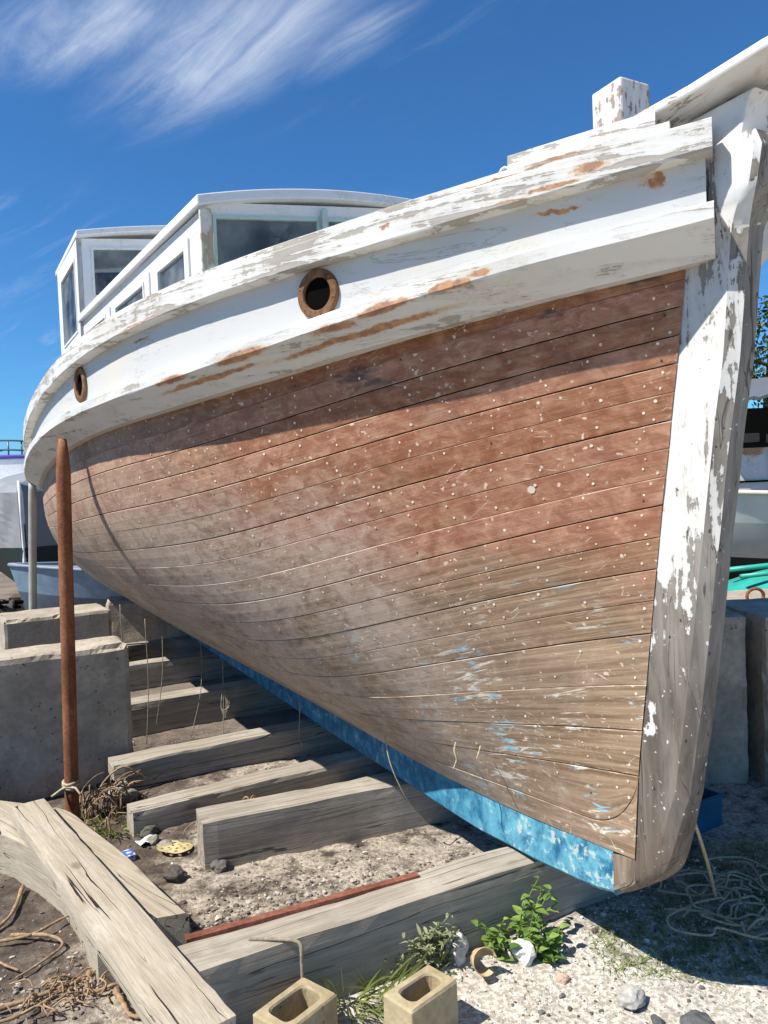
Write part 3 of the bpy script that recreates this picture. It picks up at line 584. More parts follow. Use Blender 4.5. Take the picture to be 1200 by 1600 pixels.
# ---- portholes
def porthole(x, zoff):
    b = float(bu(x)); d = (float(bu(x + .01)) - float(bu(x - .01))) / .02; n = Vector((-d, 1, 0)).normalized(); tx = Vector((1, d, 0)).normalized(); up = Vector((0, 0, 1))
    c = Vector((x, b, float(zu(x)) + zoff)) + n * (-.0425); prof = ((.046, -.012), (.046, .008), (.049, .0115), (.066, .0105), (.0695, .007), (.0705, -.004)); rings = []
    for q in range(40):
        a = math.tau * q / 40; e = tx * math.cos(a) + up * math.sin(a); rings.append([tuple(c + e * r_ + n * h) for r_, h in prof])
    rings.append(rings[0]); V, F = sweep(rings, False, False); F = [tuple(reversed(f)) for f in F]
    o = bmesh_part('porthole', V, F, M_BRONZE, smooth=False)
    V, F = [], []
    for q in range(40): a = math.tau * q / 40; V.append(tuple(c + (tx * math.cos(a) + up * math.sin(a)) * .047 + n * .001))
    bmesh_part('dark_disc', V, [tuple(range(40))], M_DARK, parent=o)  # near-black disc paints the darkness inside the porthole
    for q in range(6):
        a = math.tau * (q + .3) / 6; e = c + (tx * math.cos(a) + up * math.sin(a)) * .0585 + n * .0105; V = [tuple(e + (tx * math.cos(g_) + up * math.sin(g_)) * .0055) for g_ in np.linspace(0, math.tau, 9)[:-1]] + [tuple(e + n * .0035)]
        bmesh_part('bolt', V, [(k_, (k_ + 1) % 8, 8) for k_ in range(8)], M_RUST, parent=o)
porthole(.855, -.075); porthole(2.13, -.070)

# ---- cabins
SK = .10                         # the deckhouse leans a little to starboard
def sk(p): return (p[0], p[1], p[2] - SK * p[1] + .064)
M_CAB = m_paint('cabin paint', -.055, dirt=.35, flake=4, grainscale=(3, 14, 14), white=(.70, .71, .71))
M_CABW = m_paint('worn cabin post', .075, dirt=.7, flake=7, grainscale=(24, 24, 3), white=(.74, .70, .58), wood=((.42, .30, .17), (.55, .45, .30)))
M_GRN = m_paint('pale green window frame', -.02, dirt=.5, flake=9, grainscale=(20, 20, 20), white=(.46, .60, .53), wood=((.30, .27, .22), (.48, .46, .40)))
m, t = newmat('window glass'); M_GLASS = m
fr = t.m('POWER', t.n('ShaderNodeLayerWeight', Blend=.5).outputs['Facing'], 3.0)
gl = t.n('ShaderNodeBsdfGlossy', Color=(.9, .95, .95), Roughness=.03); tr_ = t.n('ShaderNodeBsdfTransparent', Color=(.62, .68, .68)); df = t.n('ShaderNodeBsdfDiffuse', Color=(.5, .52, .5))
mx = t.n('ShaderNodeMixShader', i0=t.lin(fr, 0, 1, .05, .32), i1=tr_.outputs[0], i2=gl.outputs[0]); mx2 = t.n('ShaderNodeMixShader', i0=t.mul(t.st(t.noise(t.obj(), 4, 5, .6), .3, .7), .34), i1=mx.outputs[0], i2=df.outputs[0])
o_ = t.n('ShaderNodeOutputMaterial'); t.nt.links.new(mx2.outputs[0], o_.inputs[0])
def slab(name, corners, thick, nrm, mat, parent, bev=.004):
    n = Vector(nrm).normalized() * thick; A = [Vector(c_) for c_ in corners]; B = [a_ - n for a_ in A]; V = A + B; k_ = len(A)
    F = [tuple(range(k_)), tuple(reversed(range(k_, 2 * k_)))] + [(i, i + k_, (i + 1) % k_ + k_, (i + 1) % k_) for i in range(k_)]
    bm = bmesh.new(); vs = [bm.verts.new(v_ * K) for v_ in V]
    for f_ in F: bm.faces.new([vs[i] for i in f_])
    bmesh.ops.recalc_face_normals(bm, faces=bm.faces); o = bmk(name, bm, mat, parent); 
    return bevel_obj(o, bev, 1) if bev else o
def framed_wall(name, A, B, zlo, zhi, wins, th, nrm, mat, parent, fmat=None, glass=True):
    """wall between plan points A,B with window openings [(t0,t1,z0,z1)] as panels around real holes"""
    A, B = Vector((A[0], A[1], 0)), Vector((B[0], B[1], 0)); P = lambda s, z: sk(tuple(A + (B - A) * s + Vector((0, 0, z))))
    n = Vector(nrm); V, F = [], []; ts = sorted({0.0, 1.0, *[w for q in wins for w in q[:2]]}); zs = sorted({zlo, zhi, *[w for q in wins for w in q[2:4]]})
    for i in range(len(ts) - 1):
        for j in range(len(zs) - 1):
            tm, zm = (ts[i] + ts[i + 1]) / 2, (zs[j] + zs[j + 1]) / 2
            if any(a < tm < b and c < zm < d for a, b, c, d in [q[:4] for q in wins]): continue
            b0 = len(V)
            for off in (0, -th):
                for (s, z) in ((ts[i], zs[j]), (ts[i + 1], zs[j]), (ts[i + 1], zs[j + 1]), (ts[i], zs[j + 1])): V.append(Vector(P(s, z)) + n * off)
            F += [(b0, b0 + 1, b0 + 2, b0 + 3), (b0 + 7, b0 + 6, b0 + 5, b0 + 4)] + [(b0 + q, b0 + 4 + q, b0 + 4 + (q + 1) % 4, b0 + (q + 1) % 4) for q in range(4)]
    bm = bmesh.new(); vs = [bm.verts.new(v_ * K) for v_ in V]
    for f_ in F: bm.faces.new([vs[i] for i in f_])
    bmesh.ops.remove_doubles(bm, verts=bm.verts, dist=.0004); bmesh.ops.recalc_face_normals(bm, faces=bm.faces)
    o = bmk(name, bm, mat, parent)
    for (a, b, c_, d) in [q[:4] for q in wins]:
        f = .016; L_ = (B - A).length; ft = f / L_
        cor = [P(a, c_), P(b, c_), P(b, d), P(a, d)]; inn = [P(a + ft, c_ + f), P(b - ft, c_ + f), P(b - ft, d - f), P(a + ft, d - f)]
        V, F = [], []
        for off in (.006, -.02):
            V += [tuple((Vector(p) + n * off) * K) for p in cor + inn]
        for q in range(4):
            q2 = (q + 1) % 4; F += [(q, q2, 4 + q2, 4 + q), (8 + q, 12 + q, 12 + q2, 8 + q2), (4 + q, 4 + q2, 12 + q2, 12 + q), (q, 8 + q, 8 + q2, q2)]
        fo = mk('window_frame', V, F, fmat or mat, o)
        if glass: mk('window_pane', [tuple((Vector(p) + n * -.008) * K) for p in inn], [(0, 1, 2, 3)], M_GLASS, o)
    return o
cab = bpy.data.objects.new('cabin', None); link(cab, boat)
cA, cB = (2.36, .60), (4.62, .842); dn = Vector((-(cB[1] - cA[1]), cB[0] - cA[0], 0)).normalized()
LC = cB[0] - cA[0]; fx = lambda X: (X - cA[0]) / LC
wz = lambda z: z
framed_wall('side_wall', cA, cB, 1.86, 2.775, [(fx(2.555), fx(2.985), 2.44, 2.675), (fx(3.215), fx(3.80), 2.44, 2.675), (fx(4.02), fx(4.56), 2.44, 2.675)], .03, dn, M_CAB, cab, M_CAB)
framed_wall('side_wall', (cB[0], -cB[1]), (cA[0], -cA[1]), 1.86, 2.775, [], .03, (dn.x, -dn.y, 0), M_CAB, cab, M_CAB)
# windscreen: two panes with a centre post, raked aft
fn = Vector((-1, 0, 0)); ws = framed_wall('windscreen', (2.345, -.60), (2.345, .60), 1.98, 2.812, [(.045, .488, 2.36, 2.755), (.512, .955, 2.36, 2.755)], .03, fn, M_CAB, cab, M_GRN)
slab('corner_post', [sk((2.333, .535, 1.95)), sk((2.333, .612, 1.95)), sk((2.333, .612, 2.775)), sk((2.333, .558, 2.775))], .018, (1, 0, 0), M_CABW, cab)
slab('centre_post', [sk((2.330, -.014, 1.95)), sk((2.330, .014, 1.95)), sk((2.330, .014, 2.79)), sk((2.330, -.014, 2.79))], .02, (1, 0, 0), M_GRN, cab)
# side battens between windows
for X in (2.50, 3.10, 3.90): 
    s = fx(X); y = cA[1] + (cB[1] - cA[1]) * s; p = Vector((X, y, 0)) + dn * .012; q = p + Vector((.05, .0053, 0))
    slab('batten', [sk((p.x, p.y, 2.0)), sk((q.x, q.y, 2.0)), sk((q.x, q.y, 2.70)), sk((p.x, p.y, 2.70))], .018, dn, M_CAB, cab, .003)
# cambered roof
def roof(name, xs, hw, z0, crown, th, parent, ov=.0):
    rings = []
    for x in xs:
        h = hw(x); up = [(x, y, z0(x) + crown * (1 - (y / h) ** 2)) for y in np.linspace(h, -h, 17)]
        rings.append([sk((a, b, c + th)) for a, b, c in up] + [sk(p) for p in reversed(up)])
    V, F = sweep(rings); F = [tuple(reversed(f)) for f in F]; return bevel_obj(bmesh_part(name, V, F, M_CAB, parent=parent), .006)
roof('roof', np.linspace(2.30, 4.66, 10), lambda x: .630 + .107 * (x - 2.36), lambda x: 2.785 - .012 * (x - 2.3), .048, .046, cab)
# wheelhouse aft
wh = bpy.data.objects.new('wheelhouse', None); link(wh, boat)
framed_wall('front_wall', (4.62, -.862), (4.62, .862), 2.0, 3.33, [(.40, .60, 2.92, 3.27), (.645, .945, 2.92, 3.27), (.055, .355, 2.92, 3.27)], .035, (-1, 0, 0), M_CAB, wh, M_CAB)
framed_wall('house_side', (4.62, .862), (5.55, .905), 1.84, 3.33, [(.10, .80, 2.70, 3.22)], .035, (0, 1, 0), M_CAB, wh, M_CAB)
framed_wall('house_side', (5.55, -.905), (4.62, -.862), 1.84, 3.33, [], .035, (0, -1, 0), M_CAB, wh, M_CAB)
slab('back_wall', [sk((5.55, -.86, 1.84)), sk((5.55, .86, 1.84)), sk((5.55, .86, 3.33)), sk((5.55, -.86, 3.33))], .03, (1, 0, 0), m_plain('brown cabin lining', (.17, .11, .075), .8), wh)
roof('wheelhouse_roof', np.linspace(4.56, 5.64, 6), lambda x: .868 + .04 * (x - 4.6), lambda x: 3.33, .05, .04, wh)
# dark interior panels and a brace seen through the glass
slab('bulkhead', [sk((3.9, -.70, 1.9)), sk((3.9, .70, 1.9)), sk((3.9, .70, 2.76)), sk((3.9, -.70, 2.76))], .02, (1, 0, 0), m_plain('interior grey', (.16, .155, .145), .85), cab)
V, F = tube_vf([Vector(sk((2.9, .28, 2.3))), Vector(sk((2.75, .02, 2.82)))], .02, 6); bmesh_part('brace', V, F, M_DARK, parent=cab)
V, F = tube_vf([Vector(sk((2.6, .02, 2.88))), Vector(sk((2.59, .05, 2.97)))], .005, 5); bmesh_part('antenna_stub', V, F, M_CAB, parent=cab)

# ------------------------------------------------------------------ timbers under the keel
def timber(front, ang, L, W, H, label, mat=M_TIMB, z=0.0, seed=0, name='timber', group=None, chip=.006, sink=.02):
    """front = plan position of the top front-left corner; runs from there at angle ang"""
    a = math.radians(ang); d = Vector((math.cos(a), math.sin(a), 0)); nrm = Vector((-math.sin(a), math.cos(a), 0))
    o = rough_box(name, (L, W, H + sink), mat, (max(6, int(L / .06)), 4, 5), chip, .0055, 4, seed)
    o.location = Vector((front[0], front[1], z - sink)) + d * L / 2 + nrm * W / 2; o.rotation_euler = (0, 0, a)
    tag(o, label, 'timber', group); return o
timber((-.66, 1.995), 27.2, 1.72, .150, .205, 'long grey timber lying under the bow with a rusty flat bar on top', seed=1)
timber((-.772, 3.016), 22.0, 1.9, .165, .190, 'square grey timber whose end stands beside the yellow sanding disc', seed=2)
timber((-1.163, 3.350), 31.0, 2.1, .135, .105, 'low narrow grey timber lying between the sanding disc timber and the doubled timber', seed=3)
timber((-1.408, 3.800), 28.6, 2.3, .155, .082, 'upper timber of the doubled pair beside the big concrete block', z=.082, seed=4, sink=0)
timber((-1.385, 3.822), 28.4, 2.3, .130, .080, 'lower timber of the doubled pair beside the big concrete block', seed=5)
timber((-1.75, 4.70), 28.5, 2.4, .17, .205, 'dark timber under the keel just beyond the end of the big concrete block', seed=6)
timber((-2.15, 5.81), 27.5, 2.6, .16, .20, 'shaded timber under the keel, second from the stern', seed=8)
timber((-2.45, 6.58), 27.0, 2.6, .16, .20, 'shaded timber under the keel, closest to the stern', seed=9)

# rusty flat bar on the first timber
o = rough_box('rusty_bar', (.76, .030, .012), M_RUST2, (16, 2, 1), .002, .0008, 12, 3); a = math.radians(24.7); o.location = (-.281 + .0, 2.352, .2035); o.rotation_euler = (math.radians(0), 0, a)
tag(o, 'rusty brown flat steel bar lying along the back edge of the bow timber', 'steel bar')

# curved grown knee and the plank across it
kn = [(-2.35, 3.56), (-2.05, 3.50), (-1.765, 3.400), (-1.432, 3.279), (-1.22, 3.06), (-1.003, 2.821), (-.83, 2.60), (-.673, 2.409)]
kl = [(-.936, 2.322), (-1.005, 2.43), (-1.097, 2.578), (-1.19, 2.70), (-1.302, 2.821), (-1.45, 2.955), (-1.599, 3.060), (-1.85, 3.18), (-2.15, 3.26), (-2.40, 3.30)]
kr = catmull([(x, y, 0) for x, y in kn], 5); kle = catmull([(x, y, 0) for x, y in reversed(kl)], 5)
def resample(P, n):
    d = np.concatenate([[0], np.cumsum([(P[i + 1] - P[i]).length for i in range(len(P) - 1)])]); s = np.linspace(0, d[-1], n); return [Vector([np.interp(q, d, [p[k] for p in P]) for k in range(3)]) for q in s]
A_, B_ = resample(kr, 40), resample(kle, 40); rings = []
for i in range(40):
    b, a = A_[i], B_[i]; e = .010; dirv = (b - a).normalized(); zt = .168 + .004 * mnoise.noise(Vector((i * .3, 0, 0)))
    rings.append([a + Vector((0, 0, -.02)), a + Vector((0, 0, zt - e)), a + dirv * e + Vector((0, 0, zt)), a.lerp(b, .5) + Vector((0, 0, zt + .003)), b - dirv * e + Vector((0, 0, zt)), b + Vector((0, 0, zt - e)), b + Vector((0, 0, -.02))])
V, F = sweep([[tuple(p) for p in r] for r in rings])
# grain direction: rotate local axes so X runs along the timber
ang = math.radians(-42); kc = Vector((-1.3, 2.95, 0)); Rm = Matrix.Rotation(-ang, 3, 'Z'); V = [tuple(Rm @ (Vector(p) - kc)) for p in V]
o = mk('curved_timber', V, F, M_PLANK); o.location = kc; o.rotation_euler = (0, 0, ang); tag(o, 'broad curved boat knee timber lying on the dirt with a plank across it', 'timber')
# plank
pa, pb = Vector((-1.56, 3.215, .205)), Vector((-.46, 1.74, .238)); d = pb - pa; L = d.length
def pshape(p): return (p.x, p.y * (1.0 + .14 * p.x / L), p.z)
o = rough_box('plank', (L, .150, .052), M_PLANK, (30, 4, 2), .006, .002, 8, 12, shape=pshape)
q = Vector((1, 0, 0)).rotation_difference(d.normalized()); o.rotation_mode = 'QUATERNION'; o.rotation_quaternion = Matrix(((d.normalized()), Vector((0, 0, 1)).cross(d.normalized()).normalized(), d.normalized().cross(Vector((0, 0, 1)).cross(d.normalized()).normalized()))).transposed().to_quaternion()
o.location = (pa + pb) / 2 + Vector((0, 0, -.03)); tag(o, 'cracked sun bleached plank lying across the curved timber and the bow timber', 'plank')

# ------------------------------------------------------------------ concrete blocks
def cblock(c, ang, d, label, seed, chip=.02, cat='concrete block', group=None):
    o = rough_box('concrete_block', d, M_CONC, (max(8, int(d[0] / .028)), max(6, int(d[1] / .028)), 22), chip, .005, 9, seed); o.location = c; o.rotation_euler = (0, 0, math.radians(ang)); tag(o, label, cat, group); return o
def from_front(right, ang, L, W):       # right = front right corner in plan
    a = math.radians(ang); d = Vector((math.cos(a), math.sin(a), 0)); n = Vector((-d.y, d.x, 0)); return Vector((right[0], right[1], -.02)) - d * L / 2 + n * W / 2
cblock(from_front((-1.385, 4.075), 31, 1.5, .30), 31, (1.5, .30, .745), 'big upright concrete block behind the rusty prop pole', 1, .022)
cblock(from_front((-2.20, 6.10), 31, .78, .48), 31, (.78, .48, .635), 'low concrete block standing in front of the grey skiff', 2, .022)
cblock(from_front((-1.15, 7.75), 17, 1.6, .5), 17, (1.6, .5, .52), 'long concrete block beyond the stern timbers', 3, .018)
cblock((1.28, 3.98, -.02), -2, (.92, .55, .83), 'shaded concrete block beside the stem, next to the blue crate', 4, .02)
cblock((2.26, 3.93, -.02), 3, (.98, .55, .83), 'shaded concrete block right of the one beside the blue crate', 5, .02)
o = cblock((2.45, 4.75, -.02), 8, (1.1, .6, .75), 'pale concrete mooring block with an iron lifting ring on top', 6, .02)
P = [(.0 + .055 * math.cos(a), .0, .76 + .03 + .045 * math.sin(a)) for a in np.linspace(0, math.tau, 17)]
V, F = tube_vf([Vector((p[0] - .25, p[1] - .1, p[2] - .02)) for p in P], .010, 7); mk('lifting_ring', V, F, M_RUST, o, True)

# cinder blocks
def cinder(corner, ang, lx, ly, top, label):
    """single-cell concrete masonry unit; corner = left corner of the top, lx along ang, ly across"""
    def rr(x0, x1, y0, y1, r, n=5):
        P = []
        for cx, cy, s in ((x1 - r, y0 + r, -90), (x1 - r, y1 - r, 0), (x0 + r, y1 - r, 90), (x0 + r, y0 + r, 180)):
            for k in range(n): a = math.radians(s + 90 * k / (n - 1)); P.append((cx + r * math.cos(a), cy + r * math.sin(a)))
        return P
    def loop(r): return rr(0, lx, -ly, 0, r)
    out = loop(.006); inn = rr(.030, lx - .028, -ly + .026, -.026, .024); n = len(out); H = .20; rings = []
    V = []; 
    for zz, P, e in ((-H, out, 0), (-H * .5, out, 0), (-.006, out, 0), (0, [(x + (.005 if x < lx / 2 else -.005), y + (.005 if y < -ly / 2 else -.005)) for x, y in out], 1), (0, [(x + (-.004 if x < lx / 2 else .004), y + (-.004 if y < -ly / 2 else .004)) for x, y in inn], 1), (-.006, inn, 0), (-H, inn, 0)):
        for x, y in P:
            j = .0025; V.append((x + j * mnoise.noise(Vector((x * 60, y * 60, zz * 60 + corner[0] * 9))), y + j * mnoise.noise(Vector((x * 60, y * 60 + 7, zz * 60))), zz + (j * 1.2 * mnoise.noise(Vector((x * 40, y * 40 + 3, 1))) if e else 0)))
    F = grid_faces(7, n, True); F = [tuple(reversed(f)) for f in F]
    o = mk('cinder_block', V, F, M_CINDER); o.location = (corner[0], corner[1], top); o.rotation_euler = (0, 0, math.radians(ang))
    tag(o, label, 'cinder block'); return o
cinder((-.401, 1.980), 51.0, .192, .130, .13, 'tan cinder block standing against the bow timber')
cinder((-.057, 2.038), 43.4, .182, .112, .13, 'tan cinder block on the white shell by the grey weeds')

# ------------------------------------------------------------------ prop poles
def pole(name, a, b, r, mat, label, taper_top=.55):
    a, b = Vector(a), Vector(b); P = [a.lerp(b, s) for s in np.linspace(0, 1, 26)]; V, F = tube_vf(P, lambda s: r * (1 if s < .93 else 1 - (1 - taper_top) * (s - .93) / .07), 14); o = mk(name, V, F, mat, None, True); tag(o, label, 'prop pole'); return o
pole('prop_pole', (-1.512, 3.545, -.03), (-1.452, 3.520, 1.775), .0315, M_RUST, 'rusty steel prop pole holding up the starboard guard')
V, F = [], []
for k in range(3):
    P = [Vector((-1.508 + .034 * math.cos(a), 3.544 + .034 * math.sin(a), .16 + .012 * k + .004 * math.sin(a * 2 + k))) for a in np.linspace(0, math.tau, 15)]; v_, f_ = tube_vf(P, .0075, 6, len(V)); V += v_; F += f_
for e in ((-.05, -.03, -.005), (.06, -.03, 0.0)):
    v_, f_ = tube_vf([Vector((-1.508, 3.512, .172)), Vector((-1.508 + e[0] * .6, 3.505, .168 + e[2])), Vector((-1.508 + e[0] * 1.2, 3.50 + e[1], .15 + e[2]))], .006, 5, len(V)); V += v_; F += f_
tag(mk('rope_lashing', V, F, M_ROPE, None, True), 'short beige rope knotted round the foot of the rusty pole', 'rope')
pole('prop_pole', (-3.05, 6.52, -.03), (-2.90, 6.38, 1.66), .032, m_plain('galvanised post', (.40, .39, .34), .6, .2), 'pale grey prop pole under the stern quarter', .9)

# ------------------------------------------------------------------ strings hanging from the hull
def strand(pts, r, mat, label, name='hanging_string', cat='string', group=None): o = tube(name, pts, r, mat, None, 5, 6); return tag(o, label, cat, group)
for pts in (((-1.60, 4.58, .86), (-1.592, 4.57, .45), (-1.56, 4.50, .12), (-1.50, 4.40, .02)), ((-1.43, 4.50, .78), (-1.425, 4.49, .40), (-1.44, 4.45, .05)), ((-1.36, 4.60, .74), (-1.37, 4.59, .42), (-1.42, 4.57, .10)), ((-1.16, 4.72, .62), (-1.17, 4.70, .30), (-1.22, 4.60, .03)), ((-.98, 4.48, .53), (-.985, 4.47, .26), (-.99, 4.42, .02))):
    strand(pts, .0026, M_STRING, 'thin twine hanging down from the bilge beside the big concrete block', group='twine hanging from the bilge')
V, F = [], []
for k in range(4):
    P = catmull([(-.985 + .012 * math.cos(k * 2), 4.46, .36), (-.965 + .014 * k * .5, 4.455, .27), (-.972, 4.45, .19 + .015 * k), (-.995, 4.455, .25), (-.985, 4.46, .35)], 5); v_, f_ = tube_vf(P, .0035, 5, len(V)); V += v_; F += f_
tag(mk('string_loop', V, F, M_STRING, None, True), 'looped bunch of twine tied to a hanging string under the bilge', 'string')
strand(((-.472, 3.925, .45), (-.475, 3.915, .33), (-.482, 3.91, .24), (-.468, 3.915, .18)), .003, M_STRING, 'twine hanging over the blue keel above the low narrow timber')
strand(((-.035, 3.122, .478), (-.012, 3.10, .36), (.045, 3.115, .22), (.12, 3.19, .09)), .0032, M_ROPE, 'pale twine drooping from the keel behind the square timber')
strand(((.216, 2.634, .606), (.209, 2.622, .580), (.215, 2.616, .553), (.203, 2.612, .520)), .0032, M_ROPE, 'short frayed string stuck in a seam above the keel')
strand(((.290, 2.536, .624), (.282, 2.526, .603), (.275, 2.522, .586)), .003, M_ROPE, 'tiny frayed string stuck in a seam beside the longer one')
# rope tied round the bow timber
strand(((-.44, 2.185, .207), (-.34, 2.168, .212), (-.29, 2.155, .206), (-.285, 2.145, .16), (-.283, 2.140, .05), (-.28, 2.13, .0)), .006, M_STRING, 'brown cord looped over the bow timber beside the cinder block', 'cord', 'cord')
# rope from the forefoot to the heap of rope
strand(((.88, 2.33, .50), (.93, 2.38, .42), (1.02, 2.50, .22), (1.09, 2.60, .03)), .006, M_ROPE, 'pale line stretched from the stem down to the rope heap', 'mooring_line', 'rope')
V, F = [], []
for k in range(16):
    cx, cy = 1.16 + rng.normal(0, .13), 2.62 + rng.normal(0, .10); r0 = rng.uniform(.04, .15); P = []; a0 = rng.uniform(0, 6); tilt = rng.uniform(0, .6)
    for q in np.linspace(0, rng.uniform(3.5, 8.0), 9): P.append((cx + r0 * math.cos(a0 + q) * rng.uniform(.45, 1.4), cy + .7 * r0 * math.sin(a0 + q) * rng.uniform(.45, 1.4), .015 + .03 * rng.random() + .04 * max(0, math.sin(a0 + q)) * tilt))
    v_, f_ = tube_vf(catmull(P, 4), .0042, 5, len(V)); V += v_; F += f_
tag(mk('rope_heap', V, F, M_ROPE, None, True), 'tangled heap of faded beige rope on the shaded ground by the stem', 'rope')

# dry roots and twigs on the dark dirt
root_label = 'dry brown root trailing over the dark dirt beside the curved timber'
for pts, r in ((((-1.45, 2.92, .02), (-1.40, 2.72, .02), (-1.42, 2.56, .015), (-1.30, 2.44, .02), (-1.22, 2.40, .015)), .007), (((-1.43, 2.55, .015), (-1.27, 2.57, .03), (-1.20, 2.66, .03), (-1.14, 2.71, .03)), .006), (((-1.34, 2.60, .02), (-1.20, 2.56, .03), (-1.13, 2.52, .02), (-1.16, 2.44, .015), (-1.21, 2.36, .015)), .006),
               (((-1.26, 2.18, .015), (-1.12, 2.24, .02), (-1.03, 2.30, .025), (-.95, 2.37, .02)), .008), (((-1.25, 2.12, .015), (-1.13, 2.16, .02), (-1.06, 2.24, .02), (-1.0, 2.33, .02)), .006), (((-.98, 2.36, .03), (-.96, 2.29, .02), (-.92, 2.27, .02), (-.86, 2.29, .03), (-.79, 2.26, .02)), .007), (((-.87, 2.28, .02), (-.82, 2.21, .02), (-.79, 2.17, .02), (-.74, 2.16, .015)), .009)):
    pts = [(x, y, z + gh(x, y)) for x, y, z in pts]; o = tube('root', pts, lambda s, r=r: r * (1.1 - .6 * s) * (1 + .2 * math.sin(s * 40)), M_ROOT, None, 6, 7); tag(o, root_label, 'root', 'dry roots on the dirt')
V, F = [], []
for k in range(70):
    x, y = -1.02 + rng.normal(0, .085), 2.30 + rng.normal(0, .05); a = rng.uniform(0, 6.28); l = rng.uniform(.03, .09); z0 = gh(x, y) + rng.uniform(.005, .03)
    P = catmull([(x, y, z0), (x + l * .5 * math.cos(a), y + l * .5 * math.sin(a), z0 + rng.uniform(.0, .025)), (x + l * math.cos(a + .5), y + l * math.sin(a + .5), z0 + rng.uniform(-.005, .01))], 3); v_, f_ = tube_vf(P, rng.uniform(.0012, .0034), 4, len(V)); V += v_; F += f_
tag(mk('root_litter', V, F, M_ROOT, None, True), 'tangle of frayed reddish root fibre on the dirt by the knee end', 'root litter', kind='stuff')
def brush(c, n, spread, h, label, lean=(0, 0), mat=M_ROOT, rad=(.002, .0045)):
    V, F = [], []
    for k in range(n):
        x, y = c[0] + rng.normal(0, spread), c[1] + rng.normal(0, spread); a = rng.uniform(0, 6.28); hh = h * rng.uniform(.4, 1.1); dx, dy = lean[0] + .4 * math.cos(a), lean[1] + .4 * math.sin(a)
        P = catmull([(x, y, 0), (x + dx * hh * .3, y + dy * hh * .3, hh * .6), (x + dx * hh, y + dy * hh, hh * rng.uniform(.6, 1.0)), (x + dx * hh * 1.6, y + dy * hh * 1.6, hh * rng.uniform(.3, .9))], 4); v_, f_ = tube_vf(P, rng.uniform(*rad), 4, len(V)); V += v_; F += f_
    return tag(mk('dry_brush', V, F, mat, None, True), label, 'dry brush', kind='stuff')
brush((-1.40, 3.63, 0), 46, .055, .17, 'dead vine stems heaped against the doubled timber end', (.35, .25))
brush((-1.33, 3.50, 0), 26, .07, .09, 'dry twigs scattered by the foot of the rusty pole', (.2, 0))
brush((-.72, 3.56, 0), 18, .10, .08, 'dry straw lying between the low narrow and doubled timbers', (.5, .2))

# ------------------------------------------------------------------ stones and rubble
def m_vcol(name, rough=.9, bs=60):
    m, t = newmat(name); c = t.n('ShaderNodeVertexColor', {'layer_name': 'Col'}).outputs[0]; n = t.noise(t.obj(), bs, 4, .6); t.out(t.hsv(c, val=t.lin(n, .3, .7, .78, 1.2)), rough, t.bump(n, .5, .003)); return m
M_PEB = m_vcol('pebbles')
bm = bmesh.new(); bmesh.ops.create_icosphere(bm, subdivisions=1, radius=1.0); ICO_V = np.array([v.co[:] for v in bm.verts]); ICO_F = np.array([[v.index for v in f.verts] for f in bm.faces]); bm.free()
def pebbles(name, xs, ys, rad, cols, label=None, cat=None):
    n = len(xs); nv = len(ICO_V); V = np.zeros((n, nv, 3)); sc = rng.uniform(.55, 1.2, (n, 1, 3)) * rad[:, None, None]; sc[:, :, 2] *= .62
    V = ICO_V[None] * (1 + rng.normal(0, .16, (n, nv, 1))) * sc; a = rng.uniform(0, 6.28, n); ca, sa = np.cos(a)[:, None], np.sin(a)[:, None]; V = np.stack([V[..., 0] * ca - V[..., 1] * sa, V[..., 0] * sa + V[..., 1] * ca, V[..., 2]], -1)
    V[..., 0] += xs[:, None]; V[..., 1] += ys[:, None]; V[..., 2] += (ground_h(xs, ys) + rad * .22)[:, None]
    F = (ICO_F[None] + (np.arange(n) * nv)[:, None, None]).reshape(-1, 3); o = mk(name, V.reshape(-1, 3), F, M_PEB, col=np.repeat(cols, nv, 0)); o['kind'] = 'stuff'
    if label: o['label'] = label; o['category'] = cat
    return o
# crushed shell
n = 9000; xs = rng.uniform(-.55, 1.7, n); ys = rng.uniform(1.75, 3.0, n); dens = (xs - .514 * (ys - 2.33) > -.12 + .12 * fbm(xs, ys, 5, 2, 9)) | (rng.random(n) < .12); front = (ys - 2.06 < .514 * (xs + .53) - .02) | (xs > .75); k = dens & front; xs, ys = xs[k], ys[k]
rad = .0023 * np.exp(rng.normal(0, .65, len(xs))); w_ = rng.random((len(xs), 1)); cols = np.where(w_ < .54, np.array([[.68, .64, .56]]), np.where(w_ < .82, np.array([[.50, .43, .34]]), np.array([[.13, .11, .095]]))) * rng.uniform(.8, 1.1, (len(xs), 1))
pebbles('shell_gravel', xs, ys, np.minimum(rad, .012), cols, 'crushed white shell gravel in front of the bow', 'gravel')
n = 9000; xs = rng.uniform(-2.6, 1.6, n); ys = 1.5 + 3.6 * rng.random(n) ** 1.3; rad = .0026 * np.exp(rng.normal(0, .62, n)); w_ = rng.random((n, 1)); cols = np.where(w_ < .72, np.array([[.12, .10, .082]]), np.where(w_ < .95, np.array([[.26, .215, .17]]), np.array([[.62, .57, .48]]))) * rng.uniform(.7, 1.15, (n, 1))
pebbles('soil_grit', xs, ys, np.minimum(rad, .014), cols, 'loose grit and small stones strewn over the dirt', 'grit')
n = 1500; xs = rng.normal(-.55, .42, n); ys = 2.72 + .5 * (xs + .45) + rng.normal(0, .14, n); rad = .005 * np.exp(rng.normal(0, .5, n)); w_ = rng.random((n, 1)); cols = np.where(w_ < .6, np.array([[.14, .115, .095]]), np.array([[.42, .37, .30]])) * rng.uniform(.7, 1.2, (n, 1))
pebbles('rubble', xs, ys, np.minimum(rad, .022), cols, 'crumbled dark rubble in the sand between the timbers', 'rubble')
